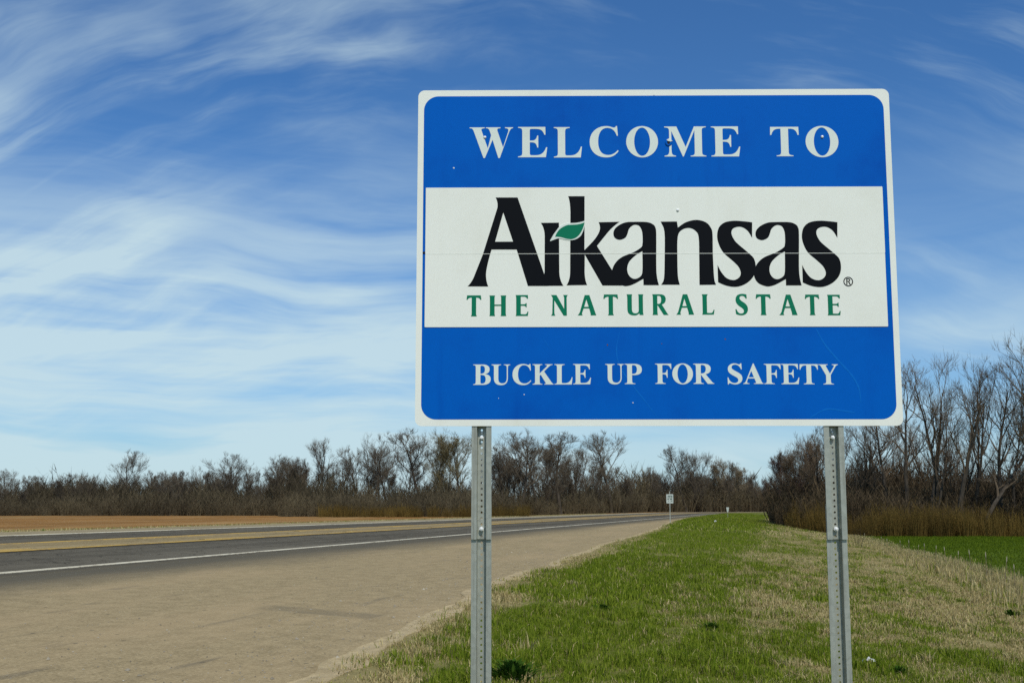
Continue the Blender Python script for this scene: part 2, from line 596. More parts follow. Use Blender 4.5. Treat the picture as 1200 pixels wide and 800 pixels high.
# ---------------------------------------------------------------- lie of the land (road runs 13 degrees right of the view)
TH = R(13.0)
US, UC = math.sin(TH), math.cos(TH)
CAM_T = 12.95                           # the camera stands this far right of the near edge line
KT = np.array([-3000, -60, -24, -17.5, -15.5, -10.8, -7.2, -3.6, 0, 2, 6, 9.5, 12, 16, 19, 21, 60, 3000.])
KH = np.array([-1.05, -0.98, -0.98, -0.97, -0.87, -0.85, -0.93, -0.95, -1.10, -1.14, -1.27, -1.42, -1.55, -1.90, -2.15, -2.2, -2.2, -2.2]) + EYE


def to_world(s, t):
    p = t - CAM_T
    return s * US + p * UC, s * UC - p * US


def to_road(x, y):
    return x * US + y * UC, x * UC - y * US + CAM_T


def bend(s):
    return np.where(s > 230, (np.maximum(s, 230) - 230) ** 2 / 520.0, 0.0)


ES = np.array([-60, -20, 0, 9, 18, 46, 65, 110, 150, 230, 3000.])
ET = np.array([10.2, 9.9, 9.7, 9.2, 8.25, 6.7, 6.2, 3.5, 2.2, 1.8, 1.8])


def edge_t(s):
    return np.interp(s, ES, ET) + 0.5 * (fbm(s * 0.30, s * 0 + 3.0, 5, 4) - 0.5) * np.clip(1 - s / 200, 0.3, 1)


def height(s, t):
    """true surface height; t measured from the near edge line of the (bending) road"""
    h = np.interp(t, KT, KH)
    out = np.clip((t - edge_t(s)) / 1.0, 0, 1)
    h = h + out * np.clip(1 - (t - 30) / 20, 0, 1) * 0.10 * (fbm(s * 0.22, t * 0.35, 11, 3) - 0.5)
    h = h + 0.42 * np.clip((s - 130) / 90, 0, 1) * np.clip((t - 2.4) / 2.5, 0, 1) * np.clip(1 - (t - 30) / 30, 0, 1)
    out2 = np.clip((-t - 16) / 2.0, 0, 1)
    h = h + out2 * 0.10 * (fbm(s * 0.1, t * 0.12, 15, 3) - 0.5)
    return h


def ground_at(x, y):
    s, t = to_road(np.asarray(x, float), np.asarray(y, float))
    return height(s, t - bend(s))


def greenness(s, t):
    """1 = fresh green, 0 = straw; patches and mower streaks along the road"""
    e = edge_t(s)
    d = t - e
    patch = fbm(s * 0.42, t * 0.8, 21, 5)
    streak = fbm(s * 0.10, t * 1.5, 31, 4)
    small = fbm(s * 2.2, t * 2.6, 41, 3)
    base = np.interp(t, [11.3, 12.8, 17.5, 19.5], [0.98, 0.44, 0.20, 0.06])
    near = np.clip((17 - s) / 7, 0, 1) * np.clip((t - 11.5) / 1.5, 0, 1)
    base = base + near * 0.30
    base = base * np.clip((d - 0.05) / 1.0, 0, 1)
    base = base + 0.45 * np.clip((s - 60) / 40, 0, 1) * np.clip((t - 3) / 3, 0, 1) * np.clip((12 - t) / 4, 0, 1)
    g = base + 1.25 * (patch - 0.5) + 0.9 * (streak - 0.5) + 1.15 * (small - 0.5)
    g = np.where(t < -13.0, 0.12 + 0.6 * (patch - 0.5), g)
    return np.clip(g, 0, 1)


# ground: one sheet to the horizon
sg = np.concatenate([np.arange(-60, -6, 3.0), np.arange(-6, 40, 0.5), np.arange(40, 110, 1.5), np.arange(110, 420, 6.0),
                     [450, 500, 560, 640, 760, 950, 1300, 1900, 2800, 4000, 6000]])
tg = np.concatenate([[-4000, -2400, -1400, -800, -450, -260, -160, -100, -60, -40], np.arange(-30, -13, 1.0),
                     np.arange(-13, 2, 1.5), np.arange(2, 24, 0.35), np.arange(24, 40, 2.0),
                     [44, 52, 64, 84, 120, 180, 280, 450, 800, 1400, 2400, 4000]])
S, T = np.meshgrid(sg, tg, indexing='ij')
Z = height(S, T)
under = np.clip((edge_t(S) - 0.25 - T) / 0.3, 0, 1) * np.clip((T + 15.2) / 0.4, 0, 1)
field_r = np.clip((T - 19.6) / 0.4, 0, 1)
field_l = np.clip((-19.5 - T) / 0.6, 0, 1)
Z = Z - 0.07 * under - 0.03 * field_r - 0.03 * field_l
X, Y = to_world(S, T + bend(S))
ns, nt = S.shape
ii = np.arange(ns * nt).reshape(ns, nt)
quads = np.stack([ii[:-1, :-1], ii[:-1, 1:], ii[1:, 1:], ii[1:, :-1]], -1).reshape(-1, 4)[:, ::-1]
g_o = mesh_np('ground', np.stack([X, Y, Z], -1).reshape(-1, 3), quads, M['ground'], smooth=True,
              attrs={'g': greenness(S, T).ravel()})
tag(g_o, 'grassy verge and open land sloping away from the road', kind='structure')


def sheet(name, s, lo, hi, nt, dz, mat, label, thick=0.0, rough_lo=0, rough_hi=0):
    s = np.asarray(s, float)
    a = np.broadcast_to(np.asarray(lo(s) if callable(lo) else lo, float), s.shape)
    b = np.broadcast_to(np.asarray(hi(s) if callable(hi) else hi, float), s.shape)
    w = np.linspace(0, 1, nt)
    T = a[:, None] * (1 - w) + b[:, None] * w
    S = np.broadcast_to(s[:, None], T.shape)
    Z = height(S, T) + dz
    X, Y = to_world(S, T + bend(S))
    ns = len(s)
    ii = np.arange(ns * nt).reshape(ns, nt)
    q = np.stack([ii[:-1, :-1], ii[1:, :-1], ii[1:, 1:], ii[:-1, 1:]], -1).reshape(-1, 4)
    V = np.stack([X, Y, Z], -1).reshape(-1, 3)
    UV = np.stack([S, T], -1).reshape(-1, 2)
    if thick:                               # a real edge down each side
        n = len(V)
        for col in (0, nt - 1):
            lowv = V[ii[:, col]].copy()
            lowv[:, 2] -= thick
            b0 = len(V)
            V = np.concatenate([V, lowv])
            UV = np.concatenate([UV, UV[ii[:, col]]])
            top = ii[:, col]
            bot = np.arange(b0, b0 + ns)
            q = np.concatenate([q, np.stack([top[:-1], top[1:], bot[1:], bot[:-1]], -1)])
    o = mesh_np(name, V, q, mat, smooth=False, uv=UV)
    tag(o, label, kind='structure')
    return o


s_road = np.concatenate([np.arange(-60, 120, 2.0), np.arange(120, 460, 5.0)])
s_fine = np.concatenate([np.arange(-30, 60, 0.2), np.arange(60, 240, 1.5)])
sheet('road', s_road, -10.95, 1.5, 10, 0.0, M['asphalt'], 'dark two way asphalt highway', 0.08)
sheet('centre_lane', s_road, -7.15, -3.65, 4, 0.006, M['asphalt_worn'], 'pale worn centre strip of the highway')
sheet('road_shoulder', s_road, -15.4, -10.9, 4, 0.004, M['shoulder'], 'pale gravel shoulder beyond the far edge line', 0.08)
sheet('pullout', np.concatenate([np.arange(-60, -30, 2.0), s_fine]), 0.45, edge_t, 26, 0.004, M['pullout'],
      'wide tan gravel pullout beside the highway', 0.05)


def edge_in(s):
    return edge_t(s) - 0.06 - 0.26 * fbm(s * 0.9, s * 0 + 8, 51, 4) * np.clip(1.3 - s / 60, 0.5, 1)


def edge_out(s):
    return edge_t(s) + 0.04 + 0.34 * (fbm(s * 1.1, s * 0 + 1, 61, 4) - 0.3) * np.clip(1.3 - s / 60, 0.5, 1)


sheet('dirt_edge', s_fine, edge_in, edge_out, 5, 0.009, M['dirt'], 'strip of bare sandy dirt between the gravel and the grass', 0.01)
for nm, a, b, mt, lb in (('edge_line', -0.09, 0.09, 'white_paint', 'white edge line on the near side of the highway'),
                         ('edge_line', -10.95, -10.60, 'white_paint', 'white edge line on the far side of the highway'),
                         ('centre_line', -4.0, -3.70, 'yellow_paint', 'yellow line on the near side of the centre strip'),
                         ('centre_line', -7.15, -6.80, 'yellow_paint', 'yellow line on the far side of the centre strip')):
    sheet(nm, s_road, a, b, 2, 0.016, M[mt], lb, 0.012)
for a, b, side in ((-4.45, -4.25, 'near'), (-6.60, -6.38, 'far')):   # broken lines inside the solid ones
    first = None
    V, Q = [], []
    segs = []
    for s0 in np.arange(-40, 220, 12.0):
        segs.append((s0, s0 + 3.6))
    for s0, s1 in segs:
        sheet('lane_dash', [s0, (s0 + s1) / 2, s1], a, b, 2, 0.016, M['yellow_paint'],
              'broken yellow dashes along the %s side of the centre strip' % side, 0.012)['group'] = 'yellow dashes of the centre strip'
sheet('plowed_field', np.concatenate([np.arange(-60, 120, 6.0), np.arange(120, 700, 20.0)]), -600, -18.5, 40, 0.012, M['plowed'],
      'bare orange brown plowed field beyond the road')


def field_end(t):
    return (90.0 + (t - CAM_T) * US) / UC


tt = np.concatenate([np.arange(19.3, 30, 0.8), np.arange(30, 260, 5.0)])
ww = np.linspace(0, 1, 60)
Tm = np.broadcast_to(tt[:, None], (len(tt), 60))
Sm = -40 + (field_end(Tm) + 40) * ww
Tm = Tm + (0.5 * (fbm(Sm * 0.4, Sm * 0 + 2, 71, 3) - 0.5)) * (np.arange(len(tt)) == 0)[:, None]
Xm, Ym = to_world(Sm, Tm)
ii = np.arange(Tm.size).reshape(Tm.shape)
q = np.stack([ii[:-1, :-1], ii[:-1, 1:], ii[1:, 1:], ii[1:, :-1]], -1).reshape(-1, 4)[:, ::-1]
o = mesh_np('crop_field', np.stack([Xm, Ym, height(Sm, Tm) + 0.02], -1).reshape(-1, 3), q, M['crop'], smooth=True,
            uv=np.stack([Sm, Tm], -1).reshape(-1, 2))
tag(o, 'flat bright green field of young crop beyond the verge', kind='structure')

# ---------------------------------------------------------------- lettering (outlines drawn by hand, in font units or sign millimetres)
STEM = ' L16,0 L16,19 Q70,24 88,40 Q105,56 105,110 L105,570 Q105,622 88,637 Q70,652 16,657Z'
SERIF = {
 'E': 'M16,676 L600,676 L603,500 L578,500 Q560,565 520,600 Q480,632 380,632 L300,632 Q266,632 266,600 L266,372 L310,372 Q365,372 392,402 Q415,430 424,483 L448,483 L448,215 L424,215 Q415,275 390,304 Q362,332 305,332 L266,332 L266,85 Q266,44 310,44 L390,44 Q480,44 530,85 Q585,130 615,220 L641,220 L610,0' + STEM,
 'F': 'M16,676 L578,676 L583,500 L558,500 Q540,565 500,600 Q465,632 375,632 L300,632 Q266,632 266,600 L266,362 L310,362 Q365,362 392,392 Q415,420 424,473 L448,473 L448,205 L424,205 Q415,265 390,294 Q362,322 305,322 L266,322 L266,110 Q266,55 290,40 Q312,22 375,19 L375,0' + STEM,
 'L': 'M19,676 L370,676 L370,657 Q310,652 290,637 Q268,620 268,570 L268,85 Q268,44 310,44 L370,44 Q470,44 525,90 Q585,140 613,240 L638,240 L610,0 L19,0 L19,19 Q75,24 92,42 Q107,58 107,110 L107,570 Q107,622 90,637 Q72,652 19,657Z',
 'W': 'M5,676 L345,676 L345,657 Q280,650 272,635 Q266,620 280,585 L415,205 L489,500 L465,570 Q443,632 425,645 Q405,656 370,657 L370,676 L700,676 L700,657 Q640,652 630,638 Q622,622 635,585 L757,225 L862,545 Q885,612 872,634 Q858,653 800,657 L800,676 L981,676 L981,657 Q945,652 925,628 Q908,608 885,545 L685,-15 L652,-15 L522,395 L350,-15 L318,-15 L100,585 Q82,632 65,645 Q45,655 5,657Z',
 'C': 'M645,691 L662,470 L636,470 Q610,560 555,606 Q500,650 425,650 Q330,650 275,570 Q218,485 218,335 Q218,195 272,115 Q330,35 440,35 Q505,35 560,65 Q610,92 655,145 L674,125 Q625,55 560,18 Q495,-19 400,-19 Q235,-19 130,78 Q28,175 28,330 Q28,490 135,592 Q240,691 400,691 Q460,691 520,670 Q555,657 572,657 Q588,657 600,665 Q612,673 620,691Z',
 'M': 'M14,676 L280,676 L475,215 L662,676 L921,676 L921,657 Q865,652 848,637 Q832,622 832,570 L832,110 Q832,58 848,42 Q865,24 921,19 L921,0 L580,0 L580,19 Q635,22 655,40 Q672,56 672,110 L672,590 L430,0 L412,0 L168,575 L168,150 Q168,70 188,48 Q205,26 262,19 L262,0 L14,0 L14,19 Q75,25 95,48 Q120,75 120,150 L120,570 Q120,622 100,637 Q80,652 14,657Z',
 'T': 'M31,676 L636,676 L641,490 L615,490 Q600,560 565,595 Q530,630 465,632 L415,632 L415,110 Q415,55 435,40 Q455,22 515,19 L515,0 L155,0 L155,19 Q215,22 233,40 Q253,55 253,110 L253,632 L205,632 Q140,630 105,595 Q70,560 53,490 L27,490Z',
 'B': 'M16,676 L345,676 Q460,676 520,632 Q580,588 580,512 Q580,450 540,410 Q505,375 430,358 Q525,345 572,302 Q619,258 619,185 Q619,100 550,50 Q480,0 350,0' + STEM + ' M264,372 L264,600 Q264,636 300,636 Q365,636 393,605 Q420,572 420,510 Q420,438 390,405 Q360,372 290,372Z M264,330 L264,90 Q264,40 310,40 Q385,40 415,75 Q446,112 446,185 Q446,262 410,297 Q375,330 300,330Z',
 'U': 'M16,676 L365,676 L365,657 Q305,652 285,637 Q265,622 265,570 L265,210 Q265,120 300,80 Q338,40 415,40 Q495,40 535,88 Q575,135 575,225 L575,545 Q575,612 552,634 Q530,653 468,657 L468,676 L701,676 L701,657 Q650,652 632,630 Q615,610 615,545 L615,225 Q615,105 552,43 Q490,-19 370,-19 Q240,-19 172,40 Q105,98 105,210 L105,570 Q105,622 88,637 Q70,652 16,657Z',
 'K': 'M30,676 L375,676 L375,657 Q318,652 298,637 Q280,622 280,570 L280,370 L500,575 Q545,618 540,636 Q533,653 470,657 L470,676 L735,676 L735,657 Q690,652 655,632 Q625,615 575,568 L435,435 L680,95 Q718,45 735,33 Q750,22 769,19 L769,0 L440,0 L440,19 Q485,20 492,32 Q500,45 470,88 L318,325 L280,290 L280,110 Q280,55 300,40 Q318,22 375,19 L375,0 L30,0 L30,19 Q85,24 102,40 Q119,56 119,110 L119,570 Q119,622 102,637 Q85,652 30,657Z',
 'P': 'M16,676 L340,676 Q470,676 535,628 Q600,580 600,487 Q600,390 530,342 Q460,295 320,300 L266,302 L266,110 Q266,55 290,40 Q312,22 375,19 L375,0' + STEM + ' M266,342 L266,600 Q266,636 300,636 Q370,636 402,600 Q434,563 434,487 Q434,410 400,375 Q368,340 300,340Z',
 'R': 'M26,676 L350,676 Q480,676 545,630 Q608,585 608,498 Q608,360 435,325 L640,70 Q665,40 680,30 Q695,21 715,19 L715,0 L500,0 L276,310 L276,110 Q276,55 296,40 Q316,22 370,19 L370,0 L26,0 L26,19 Q80,24 98,40 Q115,56 115,110 L115,570 Q115,622 98,637 Q80,652 26,657Z M276,350 L276,600 Q276,636 310,636 Q380,636 412,602 Q444,568 444,498 Q444,425 408,388 Q372,350 290,350Z',
 'S': 'M490,692 L500,490 L475,490 Q450,565 400,607 Q350,648 285,648 Q230,648 200,622 Q170,596 170,560 Q170,520 205,490 Q235,465 330,412 Q435,355 475,305 Q513,255 513,185 Q513,95 448,38 Q382,-19 280,-19 Q220,-19 150,8 Q110,24 95,24 Q75,24 62,-19 L38,-19 L35,215 L60,215 Q80,125 135,75 Q190,27 260,27 Q315,27 348,57 Q382,87 382,128 Q382,165 352,196 Q325,225 230,275 Q125,332 85,385 Q48,435 48,505 Q48,585 108,638 Q168,692 262,692 Q315,692 370,670 Q405,656 420,656 Q440,656 462,692Z',
 'A': 'M9,0 L9,19 Q45,24 65,45 Q85,65 110,125 L345,690 L370,690 L610,120 Q635,60 650,42 Q665,24 689,19 L689,0 L365,0 L365,19 L385,20 Q425,22 435,32 Q445,45 425,95 L388,185 L175,185 L150,125 Q130,72 138,48 Q150,24 215,19 L215,0Z M192,225 L372,225 L285,440Z',
 'Y': 'M15,676 L345,676 L345,657 Q290,653 282,640 Q275,628 292,595 L415,360 L545,580 Q568,622 560,637 Q548,654 490,657 L490,676 L699,676 L699,657 Q660,652 640,635 Q620,615 590,565 L440,315 L440,110 Q440,55 460,40 Q480,22 540,19 L540,0 L180,0 L180,19 Q240,22 260,40 Q280,56 280,110 L280,305 L110,610 Q90,640 72,648 Q55,655 15,657Z',
}


def ring(cx, cy, rx, ry, n=40):
    return [(cx + rx * math.cos(2 * math.pi * i / n), cy + ry * math.sin(2 * math.pi * i / n)) for i in range(n)]


FLARED = {
 'T': 'M20,700 L480,700 L500,560 L470,545 Q450,610 350,625 L325,625 L325,80 Q328,40 350,0 L150,0 Q172,40 175,80 L175,625 L150,625 Q50,610 30,545 L0,560Z',
 'H': 'M0,700 L190,700 Q172,660 172,600 L172,390 L388,390 L388,600 Q388,660 370,700 L560,700 Q545,660 543,600 L543,100 Q545,40 560,0 L370,0 Q388,40 388,100 L388,345 L172,345 L172,100 Q172,40 190,0 L0,0 Q15,40 17,100 L17,600 Q15,660 0,700Z',
 'E': 'M0,700 L415,700 L420,580 L385,575 Q365,640 300,645 L175,645 L175,390 L285,390 Q330,392 345,430 L372,430 L372,290 L345,290 Q330,338 285,340 L175,340 L175,60 L320,55 Q380,60 400,150 L430,145 L412,0 L0,0 Q18,40 20,100 L20,600 Q18,660 0,700Z',
 'N': 'M0,700 L190,700 L450,230 L450,600 Q445,660 415,700 L580,700 Q540,660 535,600 L540,0 L430,0 L115,520 L115,100 Q120,40 150,0 L0,0 Q40,40 45,100 L60,600 Q40,660 0,700Z',
 'A': 'M240,700 L395,700 L585,100 Q600,50 620,0 L430,0 Q440,40 425,95 L385,240 L205,240 L155,95 Q140,40 170,0 L0,0 Q50,50 75,110Z M222,295 L370,295 L295,550Z',
 'U': 'M0,700 L190,700 Q172,660 172,600 L172,180 Q175,55 290,55 Q400,55 400,180 L400,600 Q400,660 385,700 L560,700 Q545,660 543,600 L543,100 Q548,40 560,0 L430,0 L415,60 Q360,-15 250,-15 Q20,-15 20,190 L20,600 Q15,660 0,700Z',
 'R': 'M0,700 L270,700 Q470,700 470,530 Q470,395 330,355 L480,110 Q520,40 560,0 L390,0 L190,320 L175,320 L175,100 Q175,40 195,0 L0,0 Q18,40 20,100 L20,600 Q18,660 0,700Z M175,375 L175,645 L240,645 Q310,640 310,530 Q310,385 230,375Z',
 'L': 'M0,700 L215,700 Q178,660 175,600 L175,60 L310,55 Q380,60 405,170 L440,165 L410,0 L0,0 Q18,40 20,100 L20,600 Q18,660 0,700Z',
 'S': 'M380,690 L390,555 L355,550 Q320,645 235,645 Q150,645 150,565 Q150,510 260,440 Q420,345 420,200 Q420,100 360,43 Q300,-15 200,-15 Q110,-15 20,30 L5,190 L40,195 Q80,45 190,45 Q285,45 285,135 Q285,200 175,270 Q15,370 15,510 Q15,710 230,715 Q310,715 380,690Z',
}


def outline(d, st=5):
    tok = re.findall(r'[MLQZ]|-?[\d.]+', d)
    out, i, cur, c = [], 0, None, None
    while i < len(tok):
        if tok[i] == 'Z':
            i += 1
            continue
        if tok[i] in 'MLQ':
            c = tok[i]
            i += 1
        a = [float(q) for q in tok[i:i + (4 if c == 'Q' else 2)]]
        i += len(a)
        if c == 'M':
            out.append([tuple(a)])
            c = 'L'
        elif c == 'L':
            out[-1].append(tuple(a))
        else:
            for j in range(1, st + 1):
                t = j / st
                out[-1].append(tuple((1 - t) ** 2 * cur[q] + 2 * t * (1 - t) * a[q] + t * t * a[2 + q] for q in (0, 1)))
        cur = a[-2:]
    return out


def glyph(font, ch):
    if font is SERIF and ch == 'O':
        return [ring(389, 336, 354, 355), ring(389, 336, 176, 320)[::-1]]
    return outline(font[ch])


def fit_box(cs, x0, z0, x1, z1):
    xs = [q[0] for c in cs for q in c]
    ys = [q[1] for c in cs for q in c]
    ax, bx, ay, by = min(xs), max(xs), min(ys), max(ys)
    return [[((q[0] - ax) / (bx - ax) * (x1 - x0) + x0, (q[1] - ay) / (by - ay) * (z1 - z0) + z0) for q in c] for c in cs]


def mmm(cs):
    return [[(q[0] / 1000, q[1] / 1000) for q in c] for c in cs]


WELCOME_ROW = [('W',-833.0,444.2,-636.4,587.0),('E',-613.4,447.3,-481.5,588.4),('L',-451.8,445.8,-325.0,587.0),('C',-290.1,445.5,-159.8,591.2),('O',-125.3,444.9,18.5,590.8),('M',46.9,448.6,234.9,588.1),('E',257.7,448.3,388.5,587.8),('T',524.2,448.5,653.1,584.9),('O',683.0,443.2,830.9,588.9)]
BUCKLE_ROW = [('B',-812.2,-581.2,-735.0,-491.3),('U',-731.6,-582.5,-649.1,-491.3),('C',-639.1,-582.4,-556.5,-489.0),('K',-550.9,-580.0,-458.2,-490.5),('L',-454.5,-579.9,-375.0,-490.6),('E',-372.4,-579.1,-293.7,-489.8),('U',-231.0,-579.8,-148.7,-489.9),('P',-145.8,-578.3,-69.9,-489.3),('F',-11.6,-577.7,59.9,-488.7),('O',63.6,-580.0,154.4,-487.3),('R',155.9,-577.9,246.8,-489.0),('S',306.1,-580.4,370.6,-487.7),('A',374.3,-578.4,462.8,-488.3),('F',465.8,-579.0,539.6,-490.3),('E',541.1,-579.6,620.3,-490.5),('T',622.6,-579.9,702.9,-491.5),('Y',704.0,-580.6,791.0,-492.5)]
STATE_ROW = [('T',-843.3,-277.2,-776.9,-183.2),('H',-741.5,-276.1,-666.4,-183.9),('E',-625.2,-275.8,-568.4,-182.2),('N',-468.4,-274.8,-392.9,-182.3),('A',-350.9,-273.7,-267.7,-182.8),('T',-235.8,-273.7,-170.6,-180.2),('U',-132.7,-274.3,-58.6,-179.8),('R',-19.3,-272.3,51.9,-179.7),('A',85.2,-271.4,164.7,-180.0),('L',200.3,-271.2,255.4,-180.2),('S',347.7,-274.5,402.9,-178.5),('T',438.0,-273.8,504.7,-180.8),('A',540.6,-273.9,621.4,-182.4),('T',655.3,-274.4,719.2,-182.3),('E',754.0,-275.2,811.6,-183.4)]
